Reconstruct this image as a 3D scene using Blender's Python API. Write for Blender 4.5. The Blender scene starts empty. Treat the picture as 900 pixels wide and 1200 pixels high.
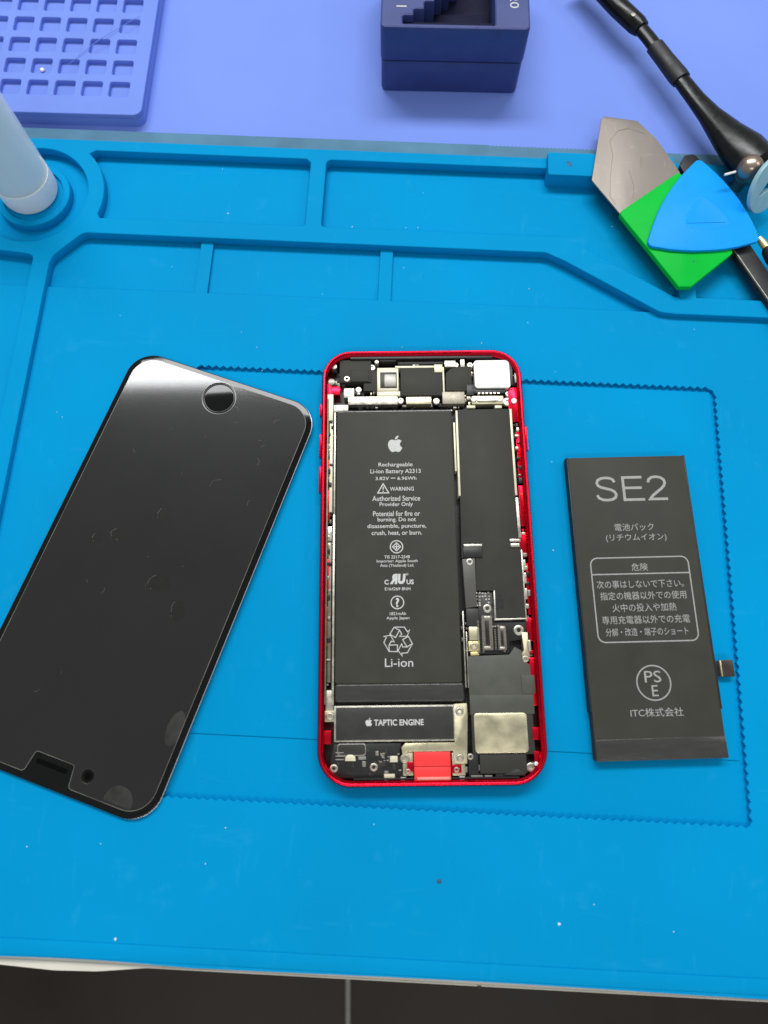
import bpy, bmesh, math, random, re
from mathutils import Vector, Matrix

random.seed(7)
SC = bpy.context.scene
COL = SC.collection
MM = 0.001

# ------------------------------------------------------------------ camera
cam_data = bpy.data.cameras.new('camera')
cam = bpy.data.objects.new('camera', cam_data)
COL.objects.link(cam)
cam_data.sensor_fit = 'VERTICAL'
cam_data.sensor_height = 36.0
cam_data.sensor_width = 27.0
cam_data.lens = 23.98
cam_data.clip_start = 0.01
cam_data.clip_end = 20.0
cam.matrix_world = Matrix((
    (0.99993344, 0.01115100, -0.00296296, -13.872 * MM),
    (-0.01153791, 0.96596294, -0.25842304, -43.268 * MM),
    (-0.00001956, 0.25844003, 0.96602730, 214.533 * MM),
    (0, 0, 0, 1)))
cam_data.dof.use_dof = True
cam_data.dof.focus_distance = 0.232
cam_data.dof.aperture_fstop = 11.0
SC.camera = cam

# ------------------------------------------------------------------ world and lamps
world = bpy.data.worlds.new('World')
SC.world = world
world.use_nodes = True
bg = world.node_tree.nodes['Background']
bg.inputs['Color'].default_value = (0.93, 0.97, 1.0, 1)
bg.inputs['Strength'].default_value = 0.40


def area_lamp(name, loc, size_x, size_y, power, color, tilt=(0, 0, 0)):
    d = bpy.data.lights.new(name, 'AREA')
    d.shape = 'RECTANGLE'
    d.size, d.size_y = size_x, size_y
    d.energy = power
    d.color = color
    o = bpy.data.objects.new(name, d)
    o.location = loc
    o.rotation_euler = tilt
    COL.objects.link(o)
    return o


# a ceiling panel beyond the bench, and a weaker one farther to the right
area_lamp('ceiling_lamp', (-0.10, 1.27, 2.00), 2.0, 0.50, 68.0, (0.98, 0.99, 1.0))
area_lamp('ceiling_lamp', (1.9, 0.70, 2.00), 0.6, 0.6, 9.0, (0.96, 0.98, 1.0))
area_lamp('ceiling_lamp', (0.0, -1.60, 2.00), 1.6, 0.3, 18.0, (1.0, 0.98, 0.95))

SC.view_settings.view_transform = 'Standard'
SC.view_settings.look = 'None'
SC.view_settings.gamma = 1.0
SC.view_settings.exposure = -0.12
SC.cycles.max_bounces = 10
SC.cycles.use_denoising = True
SC.cycles.caustics_reflective = False
SC.cycles.caustics_refractive = False


# ------------------------------------------------------------------ materials
def mat(name, col, rough=0.5, metal=0.0, spec=0.5, var=0.06, vscale=400.0, bump=0.0, bscale=2500.0,
        rvar=0.0, coat=0.0, trans=0.0, sss=0.0, stretch=None, alpha=1.0, ior=1.45, wear=0.0, wcol=(0.3, 0.5, 0.7), wscale=40):
    m = bpy.data.materials.new(name)
    m.use_nodes = True
    nt = m.node_tree
    b = nt.nodes['Principled BSDF']
    tc = nt.nodes.new('ShaderNodeTexCoord')
    src = tc.outputs['Object']
    if stretch:
        mp = nt.nodes.new('ShaderNodeMapping')
        mp.inputs['Scale'].default_value = stretch
        nt.links.new(src, mp.inputs[0])
        src = mp.outputs[0]
    nz = nt.nodes.new('ShaderNodeTexNoise')
    nz.inputs['Scale'].default_value = vscale
    nz.inputs['Detail'].default_value = 5.0
    nt.links.new(src, nz.inputs['Vector'])
    rp = nt.nodes.new('ShaderNodeValToRGB')
    lo = [max(0, c * (1 - var)) for c in col]
    hi = [min(1, c * (1 + var)) for c in col]
    rp.color_ramp.elements[0].position = 0.3
    rp.color_ramp.elements[1].position = 0.7
    rp.color_ramp.elements[0].color = (*lo, 1)
    rp.color_ramp.elements[1].color = (*hi, 1)
    nt.links.new(nz.outputs['Fac'], rp.inputs[0])
    col_out = rp.outputs[0]
    if wear:
        for k_, (sc_, rot_) in enumerate((((1, 6, 1), 0.5), ((5, 1, 1), -0.3), ((1, 1, 1), 0.0))):
            m3 = nt.nodes.new('ShaderNodeMapping'); m3.inputs['Scale'].default_value = sc_; m3.inputs['Rotation'].default_value = (0, 0, rot_)
            nt.links.new(tc.outputs['Object'], m3.inputs[0])
            n3 = nt.nodes.new('ShaderNodeTexNoise'); n3.inputs['Scale'].default_value = wscale * (k_ + 1); n3.inputs['Detail'].default_value = 8; n3.inputs['Roughness'].default_value = 0.7
            nt.links.new(m3.outputs[0], n3.inputs['Vector'])
            r3 = nt.nodes.new('ShaderNodeMapRange'); r3.inputs['From Min'].default_value = 0.60; r3.inputs['From Max'].default_value = 0.74; r3.inputs['To Max'].default_value = wear
            nt.links.new(n3.outputs['Fac'], r3.inputs['Value'])
            mx = nt.nodes.new('ShaderNodeMix'); mx.data_type = 'RGBA'; mx.inputs[7].default_value = (*wcol, 1)
            nt.links.new(r3.outputs[0], mx.inputs[0]); nt.links.new(col_out, mx.inputs[6]); col_out = mx.outputs[2]
    nt.links.new(col_out, b.inputs['Base Color'])
    b.inputs['Roughness'].default_value = rough
    if rvar:
        mr = nt.nodes.new('ShaderNodeMapRange')
        mr.inputs['From Min'].default_value = 0.3
        mr.inputs['From Max'].default_value = 0.7
        mr.inputs['To Min'].default_value = max(0.02, rough - rvar)
        mr.inputs['To Max'].default_value = rough + rvar
        nt.links.new(nz.outputs['Fac'], mr.inputs['Value'])
        nt.links.new(mr.outputs[0], b.inputs['Roughness'])
    b.inputs['Metallic'].default_value = metal
    b.inputs['Specular IOR Level'].default_value = spec
    b.inputs['Coat Weight'].default_value = coat
    b.inputs['Transmission Weight'].default_value = trans
    b.inputs['Alpha'].default_value = alpha
    b.inputs['IOR'].default_value = ior
    if sss:
        b.inputs['Subsurface Weight'].default_value = sss
        b.inputs['Subsurface Radius'].default_value = (0.002, 0.002, 0.003)
    if bump:
        n2 = nt.nodes.new('ShaderNodeTexNoise')
        n2.inputs['Scale'].default_value = bscale
        n2.inputs['Detail'].default_value = 3.0
        nt.links.new(src, n2.inputs['Vector'])
        bp = nt.nodes.new('ShaderNodeBump')
        bp.inputs['Strength'].default_value = bump
        bp.inputs['Distance'].default_value = 0.0002
        nt.links.new(n2.outputs['Fac'], bp.inputs['Height'])
        nt.links.new(bp.outputs[0], b.inputs['Normal'])
    return m


MT = {
    'mat_blue': mat('blue_silicone', (0.0, 0.262, 0.545), 0.66, spec=0.05, var=0.07, vscale=14, bump=0.12, bscale=1800, rvar=0.08, wear=0.22, wcol=(0.03, 0.34, 0.62), wscale=22),
    'mat_edge': mat('grey_teal_rubber', (0.085, 0.20, 0.30), 0.7, spec=0.2, var=0.14, vscale=60, bump=0.2, bscale=900),
    'lilac': mat('lilac_cast_sheet', (0.185, 0.285, 0.76), 0.6, spec=0.10, var=0.05, vscale=14, bump=0.05, bscale=900),  # blue-lilac cast of the light at the back is put into this colour
    'tray': mat('lilac_silicone', (0.165, 0.255, 0.70), 0.55, spec=0.10, var=0.04, vscale=40, bump=0.08, bscale=1200),
    'navy': mat('navy_plastic', (0.035, 0.055, 0.20), 0.42, spec=0.5, var=0.10, vscale=120, bump=0.25, bscale=2400, wear=0.15, wcol=(0.15, 0.17, 0.32), wscale=60),
    'navy_dark': mat('dark_navy_plastic', (0.006, 0.008, 0.030), 0.7, spec=0.2, var=0.2, vscale=200, bump=0.2),
    'white_print': mat('white_print', (0.55, 0.55, 0.53), 0.6, spec=0.2, var=0.10, vscale=1500),
    'grey_print': mat('grey_print', (0.34, 0.34, 0.32), 0.6, spec=0.2, var=0.10, vscale=1500),
    'faint_print': mat('faint_print', (0.012, 0.012, 0.012), 0.7, var=0.3, vscale=900),
    'dgrey': mat('dark_grey_foil', (0.040, 0.039, 0.033), 0.5, spec=0.16, var=0.10, vscale=160, bump=0.05, rvar=0.06),
    'dgrey2': mat('charcoal_film', (0.030, 0.030, 0.027), 0.42, spec=0.4, var=0.12, vscale=200, bump=0.05, rvar=0.05),
    'dgrey3': mat('grey_flex', (0.075, 0.072, 0.062), 0.42, spec=0.5, var=0.10, vscale=300),
    'grey2': mat('grey_speaker_plastic', (0.070, 0.072, 0.058), 0.5, spec=0.4, var=0.10, vscale=250, bump=0.1),
    'battery': mat('battery_wrap', (0.047, 0.046, 0.038), 0.52, spec=0.16, var=0.09, vscale=110, rvar=0.06, bump=0.5, bscale=90),
    'battery_tape': mat('battery_tape', (0.040, 0.040, 0.036), 0.26, spec=0.5, var=0.12, vscale=150, bump=0.25, bscale=300,
                        stretch=(1, 5, 1)),
    'black': mat('black_plastic', (0.010, 0.010, 0.010), 0.4, var=0.3, vscale=500),
    'black_soft': mat('black_rubber', (0.010, 0.010, 0.012), 0.5, var=0.3, vscale=200, rvar=0.1),
    'gloss_black': mat('gloss_black', (0.006, 0.006, 0.006), 0.25, spec=0.3, var=0.2, vscale=300, rvar=0.08),
    'glass_black': mat('black_cover_glass', (0.003, 0.003, 0.003), 0.04, spec=0.35, var=0.12, vscale=60),
    'edge_glint': mat('pale_edge_glint', (0.60, 0.59, 0.56), 0.3, metal=0.35, var=0.1, vscale=200),  # pale colour stands in for the glint along the display edge
    'smear': mat('grey_smear', (0.045, 0.045, 0.04), 0.5, spec=0.3, var=0.3, vscale=300, alpha=0.6),
    'fluid': mat('dark_fluid', (0.009, 0.009, 0.006), 0.35, spec=0.14, var=0.1, vscale=600, coat=0.78),
    'film_rim': mat('film_cut_edge', (0.17, 0.165, 0.14), 0.3, spec=0.5, var=0.5, vscale=90, coat=0.5),
    'fluid_rim': mat('dry_residue', (0.16, 0.16, 0.14), 0.4, var=0.4, vscale=2500, alpha=0.6),
    'red': mat('red_anodised', (0.78, 0.012, 0.035), 0.25, metal=1.0, spec=0.5, var=0.08, vscale=250, bump=0.05),
    'pink': mat('flex_highlight_pink', (0.85, 0.30, 0.25), 0.35, var=0.1),  # pale pink paints a highlight on the red flex
    'red2': mat('red_flex', (0.86, 0.035, 0.035), 0.42, spec=0.5, var=0.05, vscale=200),
    'silver': mat('bright_steel', (0.50, 0.475, 0.40), 0.36, metal=0.85, var=0.14, vscale=500, rvar=0.10, bump=0.1),
    'white': mat('pale_steel', (0.88, 0.87, 0.82), 0.42, metal=0.35, var=0.05, vscale=300, rvar=0.05),
    'cream': mat('cream_gasket', (0.66, 0.62, 0.45), 0.45, metal=0.25, var=0.12, vscale=500),
    'champ': mat('champagne_metal', (0.56, 0.51, 0.34), 0.34, metal=0.75, var=0.10, vscale=220, rvar=0.10, bump=0.08, bscale=600),
    'champ2': mat('dull_champagne', (0.30, 0.27, 0.21), 0.42, metal=0.5, var=0.12, vscale=700, bump=0.2, bscale=2500),
    'grey': mat('grey_metal', (0.26, 0.25, 0.22), 0.38, metal=0.5, var=0.15, vscale=500),
    'olive': mat('olive_foil', (0.17, 0.16, 0.11), 0.42, metal=0.5, var=0.2, vscale=400),
    'brown': mat('connector_brown', (0.14, 0.12, 0.095), 0.45, var=0.2, vscale=900),
    'tip': mat('connector_tip', (0.045, 0.036, 0.030), 0.35, metal=0.2, var=0.2, vscale=300),
    'void': mat('deep_black', (0.002, 0.002, 0.002), 0.6, spec=0.05, var=0.1),
    'gold': mat('gold_plate', (0.80, 0.66, 0.30), 0.35, metal=0.7, var=0.1, vscale=500),
    'blade': mat('scratched_steel', (0.25, 0.22, 0.195), 0.55, metal=0.55, var=0.13, vscale=70, rvar=0.08, bump=0.12, bscale=400,
                 stretch=(1, 0.25, 1), wear=0.5, wcol=(0.40, 0.36, 0.33), wscale=90),
    'green': mat('green_plastic', (0.0, 0.47, 0.04), 0.45, spec=0.10, var=0.04, vscale=100, bump=0.05),
    'pick': mat('blue_pick_plastic', (0.005, 0.31, 0.88), 0.40, spec=0.12, var=0.03, vscale=100, sss=0.1),
    'ring': mat('grey_cyan_silicone', (0.30, 0.50, 0.56), 0.35, spec=0.5, var=0.1, vscale=200),
    'ball': mat('brushed_knob', (0.36, 0.28, 0.22), 0.3, metal=0.9, var=0.15, vscale=200),
    'bottle': mat('frosted_plastic', (0.93, 0.95, 0.94), 0.18, spec=0.6, var=0.02, vscale=60, alpha=0.50, coat=0.4),
    'liquid': mat('clear_liquid', (0.72, 0.85, 0.87), 0.25, var=0.10, vscale=40, sss=0.4),
    'bottle_base': mat('white_plastic_base', (0.95, 0.94, 0.90), 0.4, var=0.03, vscale=60, sss=0.3),
    'table': mat('cream_laminate', (0.72, 0.68, 0.58), 0.5, var=0.08, vscale=60),
    'tile': mat('dark_tile', (0.038, 0.030, 0.025), 0.5, spec=0.2, var=0.35, vscale=5, bump=0.1, bscale=60, rvar=0.1),
    'grout': mat('pale_grout', (0.60, 0.57, 0.52), 0.8, var=0.2, vscale=50),
    'stain': mat('brown_stain', (0.24, 0.205, 0.18), 0.6, spec=0.1, var=0.2, vscale=500),
    'dust': mat('pale_dust', (0.75, 0.85, 0.9), 0.7, var=0.1, vscale=500),
    'crumb': mat('dark_crumb', (0.03, 0.11, 0.17), 0.7, var=0.2, vscale=500),
}

# clear protective film: a nearly transparent, slightly hazy gloss layer
film = bpy.data.materials.new('protective_film')
film.use_nodes = True
nt = film.node_tree
b = nt.nodes['Principled BSDF']
b.inputs['Base Color'].default_value = (0.006, 0.006, 0.0045, 1)
b.inputs['Specular IOR Level'].default_value = 0.075
b.inputs['Coat Weight'].default_value = 1.0
b.inputs['Coat IOR'].default_value = 1.62
b.inputs['Coat Roughness'].default_value = 0.07
tc = nt.nodes.new('ShaderNodeTexCoord')
n1 = nt.nodes.new('ShaderNodeTexNoise'); n1.inputs['Scale'].default_value = 35; n1.inputs['Detail'].default_value = 5
nt.links.new(tc.outputs['Object'], n1.inputs['Vector'])
mr = nt.nodes.new('ShaderNodeMapRange')
mr.inputs['From Min'].default_value = 0.3; mr.inputs['From Max'].default_value = 0.7
mr.inputs['To Min'].default_value = 0.24; mr.inputs['To Max'].default_value = 0.40
nt.links.new(n1.outputs['Fac'], mr.inputs['Value']); nt.links.new(mr.outputs[0], b.inputs['Roughness'])
mp = nt.nodes.new('ShaderNodeMapping'); mp.inputs['Scale'].default_value = (1, 0.35, 1); mp.inputs['Rotation'].default_value = (0, 0, 0.6)
nt.links.new(tc.outputs['Object'], mp.inputs[0])
n2 = nt.nodes.new('ShaderNodeTexNoise'); n2.inputs['Scale'].default_value = 120; n2.inputs['Detail'].default_value = 2
nt.links.new(mp.outputs[0], n2.inputs['Vector'])
bp = nt.nodes.new('ShaderNodeBump'); bp.inputs['Strength'].default_value = 0.06; bp.inputs['Distance'].default_value = 0.0003
nt.links.new(n2.outputs['Fac'], bp.inputs['Height']); nt.links.new(bp.outputs[0], b.inputs['Normal'])
MT['film'] = film


# ------------------------------------------------------------------ helpers (all lengths in millimetres)
def finish(me, m, smooth=True, ang=32):
    me.materials.clear()
    me.materials.append(MT[m])
    if smooth and len(me.polygons):
        me.polygons.foreach_set('use_smooth', [True] * len(me.polygons))
        me.set_sharp_from_angle(angle=math.radians(ang))


def obj(name, me, parent=None, loc=(0, 0, 0), rotz=0.0):
    o = bpy.data.objects.new(name, me)
    COL.objects.link(o)
    o.location = [c * MM for c in loc]
    o.rotation_euler = (0, 0, rotz)
    if parent:
        o.parent = parent
    return o


def thing(name, label, cat, loc=(0, 0, 0), rotz=0.0, group=None):
    o = bpy.data.objects.new(name, None)
    o.empty_display_size = 0.01
    COL.objects.link(o)
    o.location = [c * MM for c in loc]
    o.rotation_euler = (0, 0, rotz)
    o['label'] = label
    o['category'] = cat
    if group:
        o['group'] = group
    return o


def tag(o, label, cat, group=None):
    o['label'] = label
    o['category'] = cat
    if group:
        o['group'] = group
    return o


def ccw(P):
    a = sum(P[i][0] * P[(i + 1) % len(P)][1] - P[(i + 1) % len(P)][0] * P[i][1] for i in range(len(P)))
    return P if a > 0 else P[::-1]


def rounded(P, r, seg=5):
    """round each corner of polygon P; r a number or a list"""
    P = ccw(list(P))
    n = len(P)
    out = []
    for i in range(n):
        p = Vector(P[i]); a = Vector(P[i - 1]) - p; c = Vector(P[(i + 1) % n]) - p
        rr = r[i] if isinstance(r, (list, tuple)) else r
        la, lc = a.length, c.length
        if rr <= 0 or la < 1e-6 or lc < 1e-6:
            out.append(tuple(p)); continue
        a.normalize(); c.normalize()
        th = math.acos(max(-1, min(1, a.dot(c))))
        if th > math.pi - 0.05 or th < 0.05:
            out.append(tuple(p)); continue
        d = min(rr / math.tan(th / 2), la * 0.48, lc * 0.48)
        rad = d * math.tan(th / 2)
        cen = p + (a + c).normalized() * (rad / math.sin(th / 2))
        s = p + a * d - cen; e = p + c * d - cen
        a0 = math.atan2(s.y, s.x); a1 = math.atan2(e.y, e.x)
        da = (a1 - a0 + math.pi) % (2 * math.pi) - math.pi
        for k in range(seg + 1):
            t = a0 + da * k / seg
            out.append((cen.x + rad * math.cos(t), cen.y + rad * math.sin(t)))
    return out


def rect(x0, y0, x1, y1):
    return [(x0, y0), (x1, y0), (x1, y1), (x0, y1)]


def circle(cx, cy, r, n=32, a0=0.0, a1=2 * math.pi):
    full = abs(a1 - a0 - 2 * math.pi) < 1e-6
    k = n if full else n + 1
    return [(cx + r * math.cos(a0 + (a1 - a0) * i / n), cy + r * math.sin(a0 + (a1 - a0) * i / n)) for i in range(k)]


def inset(P, d):
    n = len(P); out = []
    for i in range(n):
        p = Vector(P[i]); a = (p - Vector(P[i - 1])); c = (Vector(P[(i + 1) % n]) - p)
        if a.length < 1e-7: a = c
        if c.length < 1e-7: c = a
        na = Vector((-a.y, a.x)).normalized(); nc = Vector((-c.y, c.x)).normalized()
        m = na + nc
        if m.length < 1e-6: m = na
        m.normalize()
        out.append(tuple(p + m * (d / max(0.5, m.dot(na)))))
    return out


def solid_mesh(name, P, z0, z1, b=0.12, seg=2, bb=0.0):
    """prism with a rounded upper edge (and lower edge when bb)"""
    P = ccw(P)
    rings = []
    if bb > 0:
        for k in range(seg + 1):
            t = math.pi / 2 * k / seg
            rings.append((inset(P, bb * (1 - math.sin(t))), z0 + bb * (1 - math.cos(t))))
    else:
        rings.append((P, z0))
    b = min(b, (z1 - z0) * 0.6)
    if b > 0:
        for k in range(seg + 1):
            t = math.pi / 2 * k / seg
            rings.append((inset(P, b * (1 - math.cos(t))), z1 - b + b * math.sin(t)))
    else:
        rings.append((P, z1))
    vs = []; fs = []
    n = len(P)
    for R_, z in rings:
        vs += [(x * MM, y * MM, z * MM) for x, y in R_]
    for j in range(len(rings) - 1):
        for i in range(n):
            k = (i + 1) % n
            fs.append((j * n + i, j * n + k, (j + 1) * n + k, (j + 1) * n + i))
    fs.append(tuple(reversed(range(n))))
    fs.append(tuple((len(rings) - 1) * n + i for i in range(n)))
    me = bpy.data.meshes.new(name)
    me.from_pydata(vs, [], fs)
    return me


def solid(name, m, P, z0, z1, b=0.12, parent=None, seg=2, bb=0.0):
    me = solid_mesh(name, P, z0, z1, b, seg, bb)
    finish(me, m)
    return obj(name, me, parent)


def curve_mesh(name, loops, z0, z1, bevel):
    """filled 2D curve with holes, extruded, edges rounded: loops[0] outline, the rest holes"""
    cu = bpy.data.curves.new(name, 'CURVE')
    cu.dimensions = '2D'
    cu.fill_mode = 'BOTH'
    for L in loops:
        sp = cu.splines.new('POLY')
        sp.points.add(len(L) - 1)
        sp.points.foreach_set('co', [v for x, y in L for v in (x * MM, y * MM, 0, 1)])
        sp.use_cyclic_u = True
    h = (z1 - z0) / 2
    cu.extrude = max(h - bevel, 0.0) * MM
    cu.bevel_depth = bevel * MM
    cu.bevel_resolution = 1
    cu.offset = -bevel * MM
    o = bpy.data.objects.new('tmp', cu)
    COL.objects.link(o)
    dg = bpy.context.evaluated_depsgraph_get()
    me = bpy.data.meshes.new_from_object(o.evaluated_get(dg))
    me.name = name
    me.transform(Matrix.Translation((0, 0, (z0 + z1) / 2 * MM)))
    bpy.data.objects.remove(o)
    bpy.data.curves.remove(cu)
    return me


def holed(name, m, loops, z0, z1, bevel=0.3, parent=None):
    me = curve_mesh(name, loops, z0, z1, bevel)
    finish(me, m)
    return obj(name, me, parent)


def lathe_mesh(name, prof, seg=40):
    vs = []; fs = []
    n = len(prof)
    for i in range(seg):
        a = 2 * math.pi * i / seg
        for r, z in prof:
            vs.append((r * math.cos(a) * MM, r * math.sin(a) * MM, z * MM))
    for i in range(seg):
        k = (i + 1) % seg
        for j in range(n - 1):
            fs.append((i * n + j, k * n + j, k * n + j + 1, i * n + j + 1))
    me = bpy.data.meshes.new(name)
    me.from_pydata(vs, [], fs)
    bm = bmesh.new(); bm.from_mesh(me)
    bmesh.ops.remove_doubles(bm, verts=bm.verts, dist=1e-7)
    bmesh.ops.recalc_face_normals(bm, faces=bm.faces)
    bm.to_mesh(me); bm.free()
    return me


def tube_mesh(name, pts, radii, seg=20, flat=1.0):
    """swept tube; flat squashes it vertically"""
    pts = [Vector(p) for p in pts]
    vs = []; fs = []
    n = len(pts)
    for i, p in enumerate(pts):
        d = (pts[min(i + 1, n - 1)] - pts[max(i - 1, 0)]).normalized()
        s = d.cross(Vector((0, 0, 1))).normalized()
        u = s.cross(d).normalized()
        for k in range(seg):
            a = 2 * math.pi * k / seg
            q = p + s * (radii[i] * math.cos(a)) + u * (radii[i] * flat * math.sin(a))
            vs.append(tuple(q * MM))
    for i in range(n - 1):
        for k in range(seg):
            l = (k + 1) % seg
            fs.append((i * seg + k, i * seg + l, (i + 1) * seg + l, (i + 1) * seg + k))
    fs.append(tuple(reversed(range(seg))))
    fs.append(tuple((n - 1) * seg + k for k in range(seg)))
    me = bpy.data.meshes.new(name)
    me.from_pydata(vs, [], fs)
    bm = bmesh.new(); bm.from_mesh(me)
    bmesh.ops.recalc_face_normals(bm, faces=bm.faces)
    bm.to_mesh(me); bm.free()
    return me


def strokes_mesh(name, lines, w, z):
    """thin flat printed lines; each line a list of points, closed when first == last"""
    vs = []; fs = []
    for li, L in enumerate(lines):
        z += 0.006 if li else 0
        closed = (Vector(L[0]) - Vector(L[-1])).length < 1e-6
        if closed: L = L[:-1]
        n = len(L); base = len(vs)
        for i in range(n):
            p = Vector(L[i])
            a = p - Vector(L[i - 1]) if (i > 0 or closed) else Vector(L[1]) - p
            c = Vector(L[(i + 1) % n]) - p if (i < n - 1 or closed) else p - Vector(L[i - 1])
            na = Vector((-a.y, a.x)).normalized(); nc = Vector((-c.y, c.x)).normalized()
            m_ = na + nc
            if m_.length < 0.2: m_ = na
            m_.normalize()
            k = w / 2 / max(0.45, m_.dot(na))
            vs += [((p + m_ * k).x * MM, (p + m_ * k).y * MM, z * MM), ((p - m_ * k).x * MM, (p - m_ * k).y * MM, z * MM)]
        for i in range(n if closed else n - 1):
            k = (i + 1) % n
            fs.append((base + 2 * i + 1, base + 2 * k + 1, base + 2 * k, base + 2 * i))
    me = bpy.data.meshes.new(name)
    me.from_pydata(vs, [], fs)
    return me


def text_mesh(body, w=None, h=None, bold=0.0, shear=0.0):
    """flat lettering mesh, centred on the origin, scaled to w (and h) mm"""
    cu = bpy.data.curves.new('text', 'FONT')
    cu.body = body
    cu.resolution_u = 3
    cu.offset = bold
    cu.shear = shear
    o = bpy.data.objects.new('tmp', cu)
    COL.objects.link(o)
    dg = bpy.context.evaluated_depsgraph_get()
    me = bpy.data.meshes.new_from_object(o.evaluated_get(dg))
    bpy.data.objects.remove(o)
    bpy.data.curves.remove(cu)
    xs = [v.co.x for v in me.vertices]; ys = [v.co.y for v in me.vertices]
    sx = w / (max(xs) - min(xs)) if w else None
    sy = h / (max(ys) - min(ys)) if h else sx
    if sx is None: sx = sy
    me.transform(Matrix.Translation((-(max(xs) + min(xs)) / 2, -(max(ys) + min(ys)) / 2, 0)))
    me.transform(Matrix.Diagonal((sx * MM, sy * MM, 1, 1)))
    return me


def lettering(body, x, y, z, parent, w=None, h=None, m='white_print', bold=0.0, rotz=0.0, shear=0.0, mirror=False):
    me = text_mesh(body, w, h, bold, shear)
    if mirror:
        me.transform(Matrix.Diagonal((-1, 1, 1, 1)))
        me.flip_normals()
    finish(me, m, smooth=False)
    o = obj('lettering', me, parent, (x, y, z), rotz)
    return o


APPLE = ("M12.152 6.896c-.948 0-2.415-1.078-3.96-1.04-2.04.027-3.91 1.183-4.961 3.014-2.117 3.675-.546 9.103 1.519 12.09 "
         "1.013 1.454 2.208 3.09 3.792 3.039 1.52-.065 2.09-.987 3.935-.987 1.831 0 2.35.987 3.96.948 1.637-.026 2.676-1.48 "
         "3.676-2.948 1.156-1.688 1.636-3.325 1.662-3.415-.039-.013-3.182-1.221-3.22-4.857-.026-3.04 2.48-4.494 2.597-4.559"
         "-1.429-2.09-3.623-2.324-4.39-2.376-2-.156-3.675 1.09-4.61 1.09z"
         "M15.53 3.83c.843-1.012 1.4-2.427 1.245-3.83-1.207.052-2.662.805-3.532 1.818-.78.896-1.454 2.338-1.273 3.714 "
         "1.338.104 2.715-.688 3.559-1.701")


def apple_mesh(h):
    loops = []
    for sub in APPLE.split('M')[1:]:
        head, body = sub.split('c', 1)
        x, y = [float(v) for v in re.findall(r'-?\d*\.?\d+', head)]
        nums = [float(v) for v in re.findall(r'-?\d*\.\d+|-?\d+', body)]
        L = []
        for i in range(0, len(nums) - 5, 6):
            a = nums[i:i + 6]
            for k in range(5):
                t = k / 5
                bx = 3 * (1 - t) ** 2 * t * a[0] + 3 * (1 - t) * t * t * a[2] + t ** 3 * a[4]
                by = 3 * (1 - t) ** 2 * t * a[1] + 3 * (1 - t) * t * t * a[3] + t ** 3 * a[5]
                L.append(((x + bx - 12) * h / 24, (12 - y - by) * h / 24))
            x += a[4]; y += a[5]
        loops.append(L)
    vs = []; fs = []
    for L in loops:
        L = ccw(L); n0 = len(vs)
        vs += [(px * MM, py * MM, 0) for px, py in L]
        fs.append(tuple(range(n0, n0 + len(L))))
    me = bpy.data.meshes.new('logo')
    me.from_pydata(vs, [], fs)
    return me


def emblem(x, y, z, h, parent, m='white_print'):
    me = apple_mesh(h)
    finish(me, m, smooth=False)
    return obj('emblem', me, parent, (x, y, z))


# screw: one mesh shared by all copies (unit radius 1 mm)
def screw_mesh():
    me = lathe_mesh('screw', [(1.0, -0.8), (1.0, 0.10), (0.90, 0.26), (0.70, 0.30), (0.42, 0.28), (0.36, -0.05), (0.0, -0.10)], 20)
    finish(me, 'silver', ang=50)
    return me


# ------------------------------------------------------------------ floor and desk
floor_me = bpy.data.meshes.new('floor')
floor_me.from_pydata([(-3, -3, -0.745), (3, -3, -0.745), (3, 3, -0.745), (-3, 3, -0.745)], [], [(0, 1, 2, 3)])
finish(floor_me, 'grout', smooth=False)
floor = obj('floor', floor_me)
floor['kind'] = 'structure'
tile_me = solid_mesh('floor_tile', rect(2.2, 2.2, 597.8, 597.8), 0, 3, 1.2)
finish(tile_me, 'tile')
for i in range(-3, 3):
    for j in range(-3, 2):
        obj('floor_tile', tile_me, floor, (-62 + 600 * i, -40 + 600 * j, -744))

ROT = math.radians(-3.4)
desk = thing('desk', 'cream topped work desk whose thin front edge shows below the blue mat', 'desk', (0, 0, -2.6), ROT)
solid('desktop', 'table', rounded(rect(-620, -120.9, 620, 640), 3), -24, 0, 1.2, desk)
solid('edge_band', 'table', rect(-618, -121.5, 618, -121.0), -23, -1.2, 0.2, desk)
solid('edge_chip', 'black', rect(18.6, -121.9, 19.6, -121.3), -20, -0.9, 0.1, desk)
solid('peeling_trim', 'table', [(-140, -120.45), (-140, -121.3), (-118, -122.1), (-100, -122.9), (-88, -122.6), (-72, -120.9), (-68, -120.45)], -3.0, -0.2, 0.2, desk)
for sx in (-560, 520):
    for sy in (-80, 560):
        solid('leg', 'grey', rect(sx, sy, sx + 40, sy + 40), -742, -24.2, 1, desk)

# ------------------------------------------------------------------ blue mat (mat frame is turned by ROT)
mat_o = thing('silicone_mat', 'bright blue silicone repair mat with moulded trays and zigzag edged square', 'mat', (0, 0, 0), ROT)
random.seed(3)
XL, XR = -230, 215
bot = []
for i in range(0, 90):
    x = XL + (XR - XL) * i / 89
    y = -119.3 + 0.28 * math.sin(x * 0.035 + 1) + (0.7 if -118 < x < -62 else 0) * math.sin((x + 118) / 56 * math.pi)
    bot.append((x, y))
base_P = bot + [(XR, 152), (XL, 152)]
solid('base_sheet', 'mat_blue', base_P, -2.6, -0.5, 0.4, mat_o)


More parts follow.
